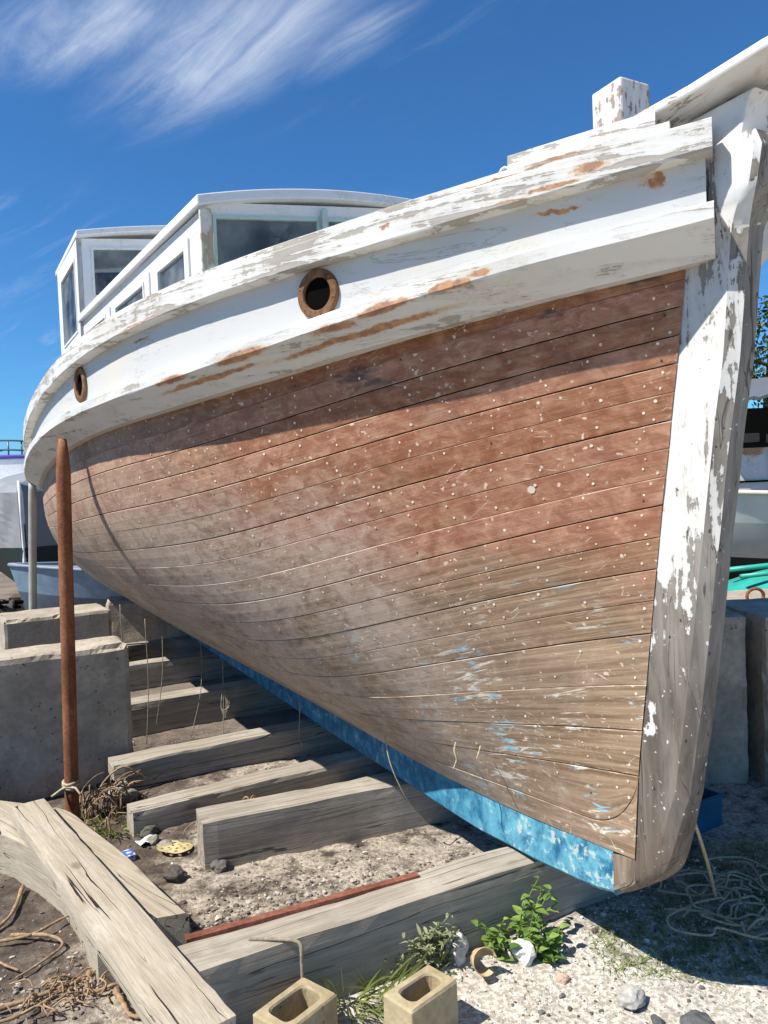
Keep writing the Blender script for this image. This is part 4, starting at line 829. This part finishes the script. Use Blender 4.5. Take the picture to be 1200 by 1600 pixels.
def stone(x, y, r, col, label, sq=(1, 1, .7), seed=0, name='stone', group=None):
    bm = bmesh.new(); bmesh.ops.create_icosphere(bm, subdivisions=3, radius=1.0)
    for v in bm.verts:
        q = v.co * 1.3 + Vector((seed * 3.1, seed, 0)); v.co *= 1 + .45 * mnoise.noise(q * .9) + .16 * mnoise.noise(q * 2.4) + .02 * mnoise.noise(q * 7); v.co = Vector((v.co.x * sq[0], v.co.y * sq[1], v.co.z * sq[2])) * r
    o = bmk(name, bm, m_plain('stone_' + str(seed), col, .9, var=.25, scale=40, bump=.6)); o.location = (x, y, gh(x, y) + r * sq[2] * .55); o.rotation_euler = (0, 0, seed * 1.3); tag(o, label, 'stone', group); return o
stone(-.875, 2.95, .042, (.085, .075, .07), 'dark grey stone in the sand near the yellow sanding disc', seed=1)
stone(-.715, 3.03, .036, (.12, .11, .10), 'small dark stone against the foot of the square timber', seed=2)
stone(-1.105, 3.385, .040, (.10, .10, .075), 'mossy dark stone at the end of the low narrow timber', seed=3)
stone(-1.06, 3.30, .026, (.26, .24, .20), 'small pale grey stone beside the mossy dark stone', seed=4)
stone(-1.00, 3.27, .028, (.30, .27, .22), 'flat pale stone between the mossy stone and the sanding disc', (1.3, 1, .5), 5)
stone(-.80, 3.24, .040, (.15, .135, .11), 'rough brown stone beside the back corner of the square timber', seed=6)
stone(-1.36, 3.75, .075, (.30, .28, .24), 'grey rock lying between the rusty pole and the concrete block', seed=7)
stone(.175, 2.405, .042, (.66, .63, .57), 'angular white stone between the grey weeds and the broken cup', (.9, .9, 1.15), 8)
stone(.385, 2.40, .040, (.60, .60, .58), 'pale rock half hidden by the green broadleaf weed', (1.2, .9, .9), 9)
stone(.652, 2.165, .040, (.40, .38, .34), 'rounded grey stone on the white shell gravel', (1.1, .9, .7), 10)
stone(.80, 2.04, .045, (.10, .10, .10), 'black stone lying near the rounded grey stone', (1.2, 1, .6), 11)
stone(.485, 2.285, .018, (.50, .33, .25), 'small pinkish brick chip on the shell gravel', (1.2, 1, .8), 12)
stone(.70, 2.08, .017, (.09, .09, .09), 'tiny dark pebble close to the rounded grey stone', seed=13)
stone(-1.34, 2.34, .040, (.08, .075, .07), 'flat dark slate shard on the dirt among the roots', (1.4, .9, .3), 14)
# broken cup
prof = [(.000, .004), (.022, .003), (.030, .012), (.036, .040), (.040, .060), (.0375, .060), (.033, .040), (.027, .014), (.0, .008)]; rings = []
for q in range(23): a = math.radians(20 + 290 * q / 22); rings.append([(r_ * math.cos(a), r_ * math.sin(a), z) for r_, z in prof])
V, F = sweep(rings, False, False); o = mk('broken_cup', V, F, m_plain('ochre pottery', (.50, .36, .20), .7, var=.3, scale=30), None, True); o.location = (.235, 2.335, .030); o.rotation_euler = (math.radians(70), math.radians(8), math.radians(15)); tag(o, 'broken ochre cup lying on its side next to the white stone', 'cup')

# ------------------------------------------------------------------ litter
V, F = box_vf((0, 0, .015), (.075, .055, .028)); m, t = newmat('blue printed carton'); X_, Y_, Z_ = t.sep(t.obj()); n = t.noise(t.obj(), 45, 4); c = t.mix(t.st(n, .54, .60), (.030, .075, .30), (.42, .50, .66)); c = t.mix(t.st(Z_, .026, .028), c, t.mix(t.st(n, .45, .52), (.05, .13, .42), (.55, .62, .74))); t.out(c, .5)
o = bevel_obj(mk('carton', V, F, m), .002, 1); o.location = (-1.135, 3.150, gh(-1.13, 3.15)); o.rotation_euler = (math.radians(6), 0, math.radians(38)); tag(o, 'crushed small blue carton on the sand by the plank', 'carton')
V, F = [], []
for i in range(5):
    for j in range(4): V.append((.09 * (i / 4 - .5), .06 * (j / 3 - .5), .010 * math.sin(i * 1.7) * math.cos(j * 1.3)))
o = mk('paper_scrap', V, grid_faces(5, 4), m_plain('white paper', (.78, .80, .80), .8, var=.06), None, True); o.location = (-1.085, 3.300, gh(-1.1, 3.25) + .016); o.rotation_euler = (0, 0, .7); so = o.modifiers.new('s', 'SOLIDIFY'); so.thickness = .0012; tag(o, 'crumpled white paper scrap beside the blue carton', 'paper')
# sanding disc with holes
bm = bmesh.new(); R_ = .074; holes = [(.026 * math.cos(a), .026 * math.sin(a)) for a in np.linspace(0, math.tau, 7)[:-1]] + [(.052 * math.cos(a), .052 * math.sin(a)) for a in np.linspace(.3, math.tau + .3, 9)[:-1]]
N = 52
vg = {}
for i in range(N + 1):
    for j in range(N + 1):
        x, y = (2 * i / N - 1) * R_ * 1.02, (2 * j / N - 1) * R_ * 1.02; r_ = math.hypot(x, y)
        if r_ > R_: x, y = x * R_ / r_, y * R_ / r_
        vg[i, j] = bm.verts.new((x, y, .006 * math.sin(x * 40) * math.cos(y * 30)))
for i in range(N):
    for j in range(N):
        q = [vg[i, j], vg[i + 1, j], vg[i + 1, j + 1], vg[i, j + 1]]; c = sum((v.co for v in q), Vector()) / 4; cx, cy = (2 * (i + .5) / N - 1) * R_ * 1.02, (2 * (j + .5) / N - 1) * R_ * 1.02
        if math.hypot(cx, cy) > R_ or any(math.hypot(c.x - hx, c.y - hy) < .0068 for hx, hy in holes): continue
        try: bm.faces.new(q)
        except ValueError: pass
bmesh.ops.delete(bm, geom=[v for v in bm.verts if not v.link_faces], context='VERTS'); bmesh.ops.dissolve_degenerate(bm, edges=bm.edges, dist=.0003)
o = bmk('sanding_disc', bm, m_plain('yellow sandpaper', (.56, .47, .23), .95, var=.2, scale=30)); o.location = (-.945, 3.225, gh(-.94, 3.22) + .016); o.rotation_euler = (math.radians(-7), math.radians(5), 0); so = o.modifiers.new('s', 'SOLIDIFY'); so.thickness = .0015; tag(o, 'yellow perforated sanding disc dropped on the sand', 'sanding disc')
# crushed drink can, at the foot of the frame
rings = []
for z, r_ in ((0, .020), (.004, .026), (.02, .027), (.05, .022), (.075, .027), (.085, .024), (.088, .020)): rings.append([(r_ * math.cos(a), r_ * math.sin(a) * .75, z) for a in np.linspace(0, math.tau, 17)[:-1]])
V, F = sweep(rings); m, t = newmat('blue white can'); X_, Y_, Z_ = t.sep(t.obj()); wv = t.noise(t.obj(), 60, 1); c = t.mix(t.st(t.m('SINE', t.add(t.mul(X_, 260), t.mul(Z_, 60))), -.1, .1), (.62, .66, .72), (.03, .07, .36)); t.out(c, .35, metal=.3)
o = mk('drink_can', V, F, m, None, True); o.location = (-.045, 2.07, .022); o.rotation_euler = (math.radians(86), 0, math.radians(62)); tag(o, 'crushed blue and white drink can beside the cinder block', 'can')
# blue crate in the shade behind the stem
m_cr = m_plain('blue plastic', (.010, .11, .19), .45, var=.15); bm = bmesh.new(); V, F = [], []
for (cx, cy, cz, dx, dy, dz) in ((0, 0, .0065, .30, .22, .009), (-.145, 0, .10, .008, .22, .18), (.145, 0, .10, .008, .22, .18), (0, -.106, .10, .282, .008, .18), (0, .106, .10, .282, .008, .18), (-.1525, 0, .175, .012, .236, .022), (.1525, 0, .175, .012, .236, .022), (0, -.1135, .175, .292, .012, .022), (0, .1135, .175, .292, .012, .022), (0, 0, .14, .28, .006, .05)):
    v_, f_ = box_vf((cx, cy, cz), (dx, dy, dz), len(V)); V += v_; F += f_
V = [(x * .8, y * .8, z * .72) for x, y, z in V]; o = mk('crate', V, F, m_cr); o.location = (1.25, 3.27, gh(1.25, 3.27)); o.rotation_euler = (0, 0, math.radians(30)); tag(o, 'open blue plastic crate in the shade behind the stem', 'crate')

# ------------------------------------------------------------------ plants
def m_leaf(name, c1, c2, trans=.25):
    m, t = newmat(name); r = t.n('ShaderNodeVertexColor', {'layer_name': 'Col'}).outputs[0]; n = t.noise(t.obj(), 30, 3); rr = t.sep(r)[0]
    c = t.mix(rr, c1, c2); c = t.hsv(c, val=t.lin(n, .3, .7, .8, 1.2)); b = t.n('ShaderNodeBsdfPrincipled', Base_Color=c, Roughness=.5); b.inputs['Specular IOR Level'].default_value = .35
    tr = t.n('ShaderNodeBsdfTranslucent', Color=t.hsv(c, val=1.5, sat=1.1)); mx = t.n('ShaderNodeMixShader', i0=trans, i1=b.outputs[0], i2=tr.outputs[0]); o = t.n('ShaderNodeOutputMaterial'); t.nt.links.new(mx.outputs[0], o.inputs[0]); return m
M_LEAFG = m_leaf('green leaf', (.08, .15, .03), (.26, .36, .09)); M_LEAFO = m_leaf('grey green leaf', (.15, .17, .09), (.36, .38, .22)); M_GRASS = m_leaf('grass blade', (.10, .15, .035), (.30, .33, .12)); M_TREE = m_leaf('tree leaf', (.018, .035, .010), (.075, .095, .025), .2)
class Leaf:
    def __init__(s): s.V, s.F, s.C = [], [], []
    def blade(s, p, d, up, L, W, bend=.3, n=4, fold=.12, c=None):
        p, d, up = Vector(p), Vector(d).normalized(), Vector(up); side = d.cross(up); side = side.normalized() if side.length > .01 else d.orthogonal().normalized(); b = len(s.V); c = rng.random() if c is None else c; nn = side.cross(d).normalized()
        for k in range(n + 1):
            q = k / n; wd_ = W * (math.sin(math.pi * (.12 + .88 * q) ** .8) if k < n else 0) + .0003; ctr = p + d * L * q - nn * (-1) * 0 + Vector((0, 0, -1)) * bend * L * q * q
            for e in (-1, 0, 1): s.V.append(ctr + side * e * wd_ / 2 + nn * (fold * abs(e) * wd_)); s.C.append((c, c, c))
        for k in range(n):
            for e in (0, 1): a = b + k * 3 + e; s.F.append((a, a + 1, a + 4, a + 3))
    def stalk(s, P, r, c=.3):
        v, f = tube_vf([Vector(p) for p in P], r, 4, len(s.V)); s.V += v; s.F += f; s.C += [(c, c, c)] * len(v)
    def build(s, name, mat, parent=None): return mk(name, s.V, s.F, mat, parent, True, col=np.array(s.C))
def weed(c, n, h, spread, leafL, leafW, mat, label, nl=8, lean=(0, 0)):
    root = empty('weed', (c[0], c[1], gh(*c[:2]))); tag(root, label, 'weed'); S, Lf = Leaf(), Leaf()
    for k in range(n):
        a = rng.uniform(0, 6.28); hh = h * rng.uniform(.5, 1.05); x, y = rng.normal(0, spread * .25), rng.normal(0, spread * .25); dx, dy = spread * math.cos(a) * rng.uniform(.3, 1) + lean[0], spread * math.sin(a) * rng.uniform(.3, 1) + lean[1]
        P = catmull([(x, y, -.01), (x + dx * .4, y + dy * .4, hh * .55), (x + dx, y + dy, hh)], 5); S.stalk(P, .0022)
        for q in range(nl):
            s = .18 + .82 * q / (nl - 1); p = P[int(s * (len(P) - 1))]; b = a + q * 2.4 + rng.normal(0, .3); el = rng.uniform(.1, .7); l = leafL * rng.uniform(.6, 1.15) * (1.1 - .35 * s)
            Lf.blade(p, (math.cos(b) * math.cos(el), math.sin(b) * math.cos(el), math.sin(el)), (0, 0, 1), l, leafW * l / leafL, rng.uniform(.1, .5))
    S.build('stem', mat, root); Lf.build('foliage', mat, root); return root
weed((.395, 2.47), 11, .19, .15, .050, .030, M_LEAFG, 'bright green broadleaf weed growing beside the bow timber', 7)
weed((.475, 2.40), 7, .09, .07, .05, .034, M_LEAFG, 'low green broadleaf weed creeping over the shell gravel', 6)
weed((.30, 2.43), 7, .08, .06, .045, .028, M_LEAFG, 'small green weed behind the broken cup', 6)
weed((.075, 2.405), 42, .155, .115, .050, .013, M_LEAFO, 'grey green narrow leaved weed behind the cinder block on the shell', 13)
weed((-.02, 2.36), 16, .08, .07, .042, .012, M_LEAFO, 'low grey weed at the foot of the bow timber', 10)
weed((.19, 2.50), 5, .10, .03, .03, .020, M_LEAFG, 'single leafy sprig against the bow timber', 6)
def grass(c, n, h, spread, label, lean=(0, 0), mat=M_GRASS, W=.0055, base=.02):
    L = Leaf()
    for k in range(n):
        a = rng.uniform(0, 6.28); r = base * math.sqrt(rng.random()) * 2; x, y = r * math.cos(a) * 1.6, r * math.sin(a); hh = h * rng.uniform(.45, 1.1); el = rng.uniform(.6, 1.35)
        L.blade((x, y, -.005), (math.cos(a) * math.cos(el) * spread + lean[0], math.sin(a) * math.cos(el) * spread + lean[1], math.sin(el)), (math.sin(a), -math.cos(a), .2), hh, W, rng.uniform(.05, .6), 6, .05)
    o = L.build('grass_tuft', mat); o.location = (c[0], c[1], gh(*c[:2])); return tag(o, label, 'grass')
grass((-.16, 2.25), 230, .21, 1.4, 'tall grass tuft growing along the bow timber beside the cinder blocks', (.1, -.05), base=.055)
grass((-.01, 2.315), 90, .12, 1.4, 'wispy grass at the foot of the bow timber behind the shell cinder block', base=.04)
grass((-1.27, 3.46), 170, .11, 1.2, 'green grass tuft at the foot of the rusty pole', base=.05)
grass((-.42, 3.50), 40, .09, 1.0, 'thin grass sprouting between the square timber and the low one', base=.02)
L = Leaf()
for k in range(6000):
    x, y = rng.uniform(.62, 1.7), rng.uniform(2.22, 3.1)
    if fbm(np.array([x]), np.array([y]), 4, 3, 21)[0] < .0 or x < .8 and y > 2.75: continue
    a = rng.uniform(0, 6.28); el = rng.uniform(.4, 1.2); L.blade((x, y, gh(x, y) - .003), (math.cos(a) * math.cos(el), math.sin(a) * math.cos(el), math.sin(el)), (0, 0, 1), rng.uniform(.02, .06), .0032, .4, 3, .05)
o = L.build('short_grass', M_GRASS); tag(o, 'sparse short grass on the shaded ground by the stem', 'grass', kind='stuff')

# trees beyond the shed
def tree(x, y, h, rx, label, seed, n=5200):
    r2 = np.random.default_rng(seed); root = empty('tree', (x, y, 0)); tag(root, label, 'tree', 'trees behind the shed'); V, F = [], []
    P = catmull([(0, 0, -.1), (r2.normal(0, .1), r2.normal(0, .1), h * .35), (r2.normal(0, .25), r2.normal(0, .25), h * .8)], 6); v_, f_ = tube_vf(P, lambda s: .16 * (1 - .75 * s), 8, 0); V += v_; F += f_; tips = []
    for k in range(13):
        s = r2.uniform(.3, .95); p = P[int(s * (len(P) - 1))]; a = r2.uniform(0, 6.28); l = rx * r2.uniform(.5, 1.0) * (1.15 - .6 * s); e = p + Vector((math.cos(a) * l, math.sin(a) * l, l * r2.uniform(.2, .7))); q = catmull([p, p.lerp(e, .5) + Vector((0, 0, -.1)), e], 4); v_, f_ = tube_vf(q, lambda s: .055 * (1 - .8 * s), 5, len(V)); V += v_; F += f_; tips += [q[len(q) // 2], e, q[-2]]
    tips.append(P[-1]); mk('trunk', V, F, M_BARK, root, True); L = Leaf(); cl = [(tp + Vector(r2.normal(0, .25, 3)), r2.uniform(.35, .75) * rx * .45) for tp in tips for _ in (0, 1)]
    V, F, C = [], [], []
    for k in range(n):
        c, rad = cl[r2.integers(len(cl))]; d = Vector(r2.normal(0, 1, 3)).normalized(); p = c + d * rad * r2.uniform(.55, 1.05); nrm = (d + Vector(r2.normal(0, .6, 3))).normalized(); a = nrm.orthogonal().normalized(); a = (Matrix.Rotation(r2.uniform(0, 6.28), 3, nrm) @ a); bb = nrm.cross(a); s = r2.uniform(.05, .11); b0 = len(V)
        V += [p - a * s, p + bb * s * .45, p + a * s, p - bb * s * .45]; F.append((b0, b0 + 1, b0 + 2, b0 + 3)); cc = float(np.clip(.5 + .35 * d.z + r2.normal(0, .2), 0, 1)); C += [(r2.random(),) * 3] * 4
    mk('crown', V, F, M_TREE, root, col=np.array(C)); return root
tree(10.2, 20.5, 6.6, 2.3, 'dark green tree behind the end of the shed beside the stem', 1)
tree(13.0, 22.0, 7.4, 2.6, 'tall dark green tree behind the middle of the shed', 2)
tree(16.4, 22.5, 6.8, 2.6, 'dark green tree behind the far end of the shed', 3)
tree(20.0, 24.0, 7.6, 2.8, 'tallest dark green tree standing beyond the far end of the shed', 4)

# ------------------------------------------------------------------ background: right side
shed = empty('shed', (6.2, 14.2, 0)); tag(shed, 'open fronted shed with rust streaked white panels and a dark roof', 'shed')
M_PANEL = m_paint('rusty white panel', -.03, rust=tuple((x, 0, z, .5, .22) for x, z in ((.6, 1.9), (2.0, 1.85), (3.4, 1.9), (1.2, .9))), dirt=.6, flake=4, grainscale=(8, 8, 1.2))
for k in range(6):
    V, F = box_vf((.55 + k * 1.06, 0, .97), (1.05, .05, 1.94)); bevel_obj(mk('wall_panel', V, F, M_PANEL, shed), .008, 1)
for k, (x, z) in enumerate(((3.1, .97), (3.1, 1.32))):
    V, F = box_vf((x, -.045, z), (6.2, .03, .035)); mk('rail', V, F, M_DARK, shed)
for x in (.95, 1.12, 3.2, 5.4): V, F = tube_vf([Vector((x, -.09, .05)), Vector((x, -.09, 1.9))], .022, 7); mk('pipe', V, F, m_plain('grey pipe', (.25, .24, .22), .6), shed, True)
for x in (0.02, 3.2, 6.4):
    for yy in (.12, 4.0): V, F = box_vf((x, yy, 1.5), (.12, .12, 3.0)); mk('post', V, F, M_BARK, shed)
V, F = box_vf((3.2, 4.1, 1.5), (6.6, .05, 3.0)); mk('back_wall', V, F, m_plain('dark board wall', (.03, .026, .022), .9), shed)
V = []; 
for i in range(90): V += [(-.5 + i * .085, -.7, 2.72 + .10 * i * .085 + .02 * math.sin(i * 2.1)), (-.5 + i * .085, 4.6, 3.4 + .10 * i * .085 + .02 * math.sin(i * 2.1))]
o = mk('roof', V, grid_faces(90, 2), m_plain('grey roofing', (.16, .17, .18), .5, .3), shed); so = o.modifiers.new('s', 'SOLIDIFY'); so.thickness = .05
for k in range(7):
    V, F = box_vf((.6 + k * .9 + rng.normal(0, .1), .6, 2.05 + .1 * rng.random()), (.7, .4, .16)); mk('stored_board', V, F, m_plain('old board', (.2, .16, .12), .9), shed)
# generic small craft: lofted hull
def loft_boat(name, L, B, D, label, mats, loc, rz, bow_rise=.25, knuckle=.62, boot=.25, deck=True, cat='boat', tarp=None, transom=.8):
    root = empty(name, loc, rz); tag(root, label, cat); xs = np.linspace(0, 1, 22); bands = [(0, boot), (boot, knuckle), (knuckle, 1.0)]; names = ['bottom', 'hull_side', 'topside']
    def pt(s, v, side):
        b = B / 2 * (1 - (1 - min(1, s / .55)) ** 2.2) * (1 if s < .6 else 1 - (1 - transom) * ((s - .6) / .4) ** 1.5); w_ = (v ** .45 if v < .5 else .5 ** .45 + (1 - .5 ** .45) * ((v - .5) / .5)); z = D * v * (1 + bow_rise * (1 - s) ** 2) + (.28 * D * (1 - s) ** 4) * (1 - v); return (s * L + (1 - s) ** 3 * (-.22) * v * D * 1.2, side * (b * w_ + .01), z)
    for (a, b), nm, mt in zip(bands, names, mats):
        V = []
        for s in xs: V += [pt(s, v, 1) for v in np.linspace(b, a, 6)] + [pt(s, v, -1) for v in np.linspace(a, b, 6)] if a == 0 else [pt(s, v, 1) for v in np.linspace(b, a, 6)]
        if a == 0: mk(nm, V, grid_faces(22, 12), mt, root, True)
        else:
            for side in (1, -1): mk(nm, [(x, y * side, z) for x, y, z in V], grid_faces(22, 6), mt, root, True)
    for side in (1, -1):
        P = [Vector(pt(s, 1, side)) for s in xs]; V, F = tube_vf(P, .03 * max(.5, D), 6); mk('gunwale', V, F, mats[3], root, True)
    pts = [pt(1, v, 1) for v in np.linspace(0, 1, 10)]; V = pts + [(x, -y, z) for x, y, z in reversed(pts)]; mk('transom', V, [tuple(range(20))], mats[1], root)
    if deck:
        V = []
        for s in xs: a = pt(s, .93, 1); V += [a, (a[0], 0, a[2] + .05), (a[0], -a[1], a[2])]
        mk('deck', V, grid_faces(22, 3), mats[3], root)
    return root
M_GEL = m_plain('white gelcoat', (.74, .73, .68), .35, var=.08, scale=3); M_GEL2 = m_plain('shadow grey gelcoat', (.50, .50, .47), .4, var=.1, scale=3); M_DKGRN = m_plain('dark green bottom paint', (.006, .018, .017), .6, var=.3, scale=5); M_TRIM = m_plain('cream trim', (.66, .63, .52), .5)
loft_boat('motor_boat', 6.0, 2.0, 1.0, 'white motorboat with dark green bottom parked in front of the shed', [M_DKGRN, M_GEL2, M_GEL, M_TRIM], (2.7, 8.9, .12), math.radians(6), knuckle=.68, boot=.30)  # grey hull side: white gelcoat with the shade below the knuckle painted in
# teal upturned dinghy
M_TEAL = m_plain('teal plastic', (.03, .33, .26), .4, var=.12, scale=5)
tl_ = empty('dinghy', (2.45, 6.6, 0), math.radians(5)); tag(tl_, 'upturned teal plastic dinghy lying behind the mooring block', 'dinghy')
V = []
for s in np.linspace(0, 1, 20):
    b = .55 * (math.sin(math.pi * min(.5, .06 + s * .7)) if s < .7 else 1) * (1 - .35 * max(0, s - .7)); h = .70 * (1 - .5 * (1 - s) ** 3)
    for a in np.linspace(0, math.pi, 13): V.append((s * 2.4, b * math.copysign(abs(math.cos(a)) ** .6, math.cos(a)), .0 + h * math.sin(a) ** .55))
mk('hull', V, [tuple(reversed(f)) for f in grid_faces(20, 13)] + [tuple(range(13)), tuple(reversed(range(19 * 13, 20 * 13)))], M_TEAL, tl_, True)
for yy in (-.22, 0, .22): V, F = tube_vf([Vector((.5 + .9 * q, yy, .70 - (.03 if yy else 0) + .005 - .05 * (1 - q))) for q in (0, .5, 1, 1.5, 2)], .022, 6); mk('runner', V, F, M_TEAL, tl_, True)

# ------------------------------------------------------------------ background: left side
M_TARP = m_plain('grey shrink wrap', (.25, .255, .26), .55, var=.1, scale=2, bump=.15); M_LINE = m_plain('white cord', (.75, .74, .70), .7)
wb = empty('wrapped_boat', (-4.18, 8.9, 0), math.radians(106)); tag(wb, 'dark hulled boat under a creased grey shrink wrap cover', 'boat')
xs = np.linspace(0, 1, 40)
def wpt(s, v, side, fold=0.0):
    b = 1.25 * (1 - (1 - min(1, s / .6)) ** 1.9) + .015; lowz = .42 - .12 * min(1, s * 2); zt = 1.72 + .12 * s; y = b * (v ** .55 if v < .45 else .45 ** .55 + (1 - .45 ** .55) * min(1, (v - .45) / .25)); z = lowz + (zt - .55 - lowz) * min(1, v / .8) if v < .8 else None
    return y
V = []
for s in xs:                                 # dark underwater hull
    b = 1.20 * (1 - (1 - min(1, s / .6)) ** 1.9) + .015; lo = .40 - .10 * min(1, 2 * s)
    for a in np.linspace(-1, 1, 15): q = abs(a); V.append((s * 6 - .05 * (1 - s), b * math.copysign(q ** .7, a) if q else 0, lo + .56 * q ** 1.7))
mk('hull', V, [tuple(reversed(f)) for f in grid_faces(40, 15)], M_DKGRN, wb, True)
rings = []
for i, s in enumerate(xs):                   # cover: side skirts with creases, ridge on top
    b = 1.22 * (1 - (1 - min(1, s / .6)) ** 1.9) + .03; zl_ = .93; ze = 1.60 + .10 * s; zr = 1.70 + .35 * min(1, s * 1.8); ring = []
    for side in (1, -1):
        col = []
        for q in np.linspace(0, 1, 9):
            cr = (.075 * math.sin(i * 2.1 + q * 4.0) * math.sin(math.pi * (.15 + .8 * (1 - q))) if side > 0 else .012 * math.sin(i * .9 + q * 3)) * min(1, s * 6); col.append((s * 6.05 - .10 * q, side * (b * (1.0 + .03 * q) + cr), zl_ + (ze - zl_) * q))
        col += [(s * 6.05 - .1, side * b * .55, ze + (zr - ze) * .6)]; ring.append(col)
    rings.append(ring[0] + [(s * 6.05 - .1, 0, zr)] + ring[1][::-1])
V = [p for r in rings for p in r]; mk('cover', V, grid_faces(40, 21), M_TARP, wb)
V, F = tube_vf([Vector((-.13, 0, 1.73)), Vector((-.08, 0, 1.3)), Vector((-.03, 0, .93)), Vector((-.06, 0, .6)), Vector((-.05, 0, .40))], .02, 6); mk('bow_line', V, F, M_LINE, wb, True)
for x, yy in ((.8, .18), (.8, -.18), (3.5, .0)): V, F = box_vf((x, yy, .15), (.4, .25, .34)); mk('cradle_block', V, F, M_BARK, wb)
# cruiser with flybridge rail far behind
cr = empty('cruiser', (-11.6, 21.5, 0), math.radians(100)); tag(cr, 'white cabin cruiser with a purple stripe and a flybridge rail', 'boat'); M_W2 = m_plain('cruiser white', (.80, .80, .80), .35, var=.05); M_PUR = m_plain('purple canvas', (.12, .07, .40), .7)
rings = []
for s in np.linspace(0, 1, 16):
    b = 1.5 * (1 - (1 - min(1, s / .5)) ** 2) + .02; rings.append([(s * 9 - .3, b, 1.9), (s * 9, b * .85, .8), (s * 9, 0, .5), (s * 9, -b * .85, .8), (s * 9 - .3, -b, 1.9)])
mk('hull', [p for r in rings for p in r], [tuple(reversed(f)) for f in grid_faces(16, 5)] + [(75, 76, 77, 78, 79)], M_W2, cr)
for nm, c_, d_, mt in (('house', (4.6, 0, 2.35), (5.0, 2.3, .95), M_W2), ('stripe', (4.6, 0, 2.88), (5.1, 2.4, .10), M_PUR), ('flybridge', (5.2, 0, 2.72), (3.6, 2.1, .14), M_W2), ('deck', (4.6, 0, 1.88), (8.2, 2.4, .06), M_W2)): V, F = box_vf(c_, d_); bevel_obj(mk(nm, V, F, mt, cr), .05, 2)
for q in range(5):
    V, F = box_vf((2.6 + q * .95, 1.153, 2.4), (.75, .012, .42)); mk('window', V, F, m_plain('dark cabin glass', (.02, .025, .03), .1), cr); V, F = box_vf((2.6 + q * .95, -1.153, 2.4), (.75, .012, .42)); mk('window', V, F, M_DARK, cr)
M_RAIL = m_plain('dark steel tube', (.10, .16, .17), .4, .5)
for zz in (3.05, 3.35):
    P = [(3.4, -1.0, zz), (3.3, -.6, zz + .08), (3.3, 0, zz + .11), (3.3, .6, zz + .08), (3.4, 1.0, zz), (5.2, 1.05, zz), (6.9, 1.05, zz)]; V, F = tube_vf(catmull(P, 5), .03, 6); mk('rail', V, F, M_RAIL, cr, True)
for x, y in ((3.31, -.6), (3.3, -.2), (3.3, .2), (3.31, .6), (3.4, 1.0), (4.4, 1.04), (5.4, 1.05), (6.4, 1.05)): V, F = tube_vf([Vector((x, y, 2.8)), Vector((x, y, 3.42))], .025, 6); mk('stanchion', V, F, M_RAIL, cr, True)
for x in (2.5, 6.5): V, F = box_vf((x, 0, .3), (.5, .8, .6)); mk('cradle_block', V, F, M_BARK, cr)
# grey skiff
sk_ = loft_boat('skiff', 3.2, 1.35, .66, 'grey and pale blue open skiff lying behind the low concrete block', [m_plain('skiff grey', (.09, .11, .14), .6, var=.15), m_plain('skiff blue grey', (.11, .14, .18), .5, var=.12), m_plain('skiff pale blue', (.22, .31, .40), .5, var=.15), m_plain('skiff grey trim', (.20, .25, .31), .5)], (-3.86, 8.25, .0), math.radians(14), deck=True, boot=.2, knuckle=.55, transom=.85)
# machinery debris by the wrapped boat
eng = empty('engine_scrap', (-3.62, 6.95, 0), math.radians(20)); tag(eng, 'greasy engine scrap with a ribbed cylinder beside the low concrete block', 'scrap')
M_GREASE = m_plain('greasy metal', (.09, .08, .075), .6, .3, var=.4, scale=20)
P = [Vector((-.22 + .44 * q / 20, 0, .48)) for q in range(21)]; V, F = tube_vf(P, lambda s: .12 + .012 * math.sin(s * 60), 14); mk('cylinder', V, F, M_GREASE, eng, True)
V, F = box_vf((.0, .02, .19), (.5, .34, .36)); bevel_obj(mk('base', V, F, M_GREASE, eng), .02)
for k in range(9):
    a = rng.uniform(0, 6.28); P = [(rng.uniform(-.3, .3), rng.uniform(-.15, .15), .5 + rng.uniform(0, .1)) for _ in range(4)]; tube('hose', P, .016, M_DARK, eng, 6, 5)

# far-off wood along the edge of the yard: one mass of foliage
r3 = np.random.default_rng(11); n = 26000; ang_ = r3.uniform(math.radians(20), math.radians(160), n); rad_ = r3.uniform(85, 100, n); hx = rad_ * np.cos(ang_); hy = rad_ * np.sin(ang_)
hmax = 2.4 + 1.3 * fbm(ang_ * 40, ang_ * 0, 1.0, 3, 4) + .5 * fbm(ang_ * 40, ang_ * 0, 5.0, 2, 5); hz_ = hmax * r3.random(n) ** .7
P_ = np.stack([hx, hy, hz_], -1); a_ = r3.normal(0, 1, (n, 3)); a_ /= np.linalg.norm(a_, axis=1, keepdims=True); b_ = np.cross(a_, r3.normal(0, 1, (n, 3))); b_ /= np.linalg.norm(b_, axis=1, keepdims=True); sz = r3.uniform(.25, .6, (n, 1))
V = np.stack([P_ - a_ * sz, P_ + b_ * sz * .6, P_ + a_ * sz, P_ - b_ * sz * .6], 1).reshape(-1, 3); F = np.arange(4 * n).reshape(-1, 4); tag(mk('far_wood', V, F, M_TREE, col=np.repeat(r3.random((n, 1)), 4, 0) * np.ones((1, 3))), 'low dark green wood far off along the edge of the yard', 'wood', kind='stuff')
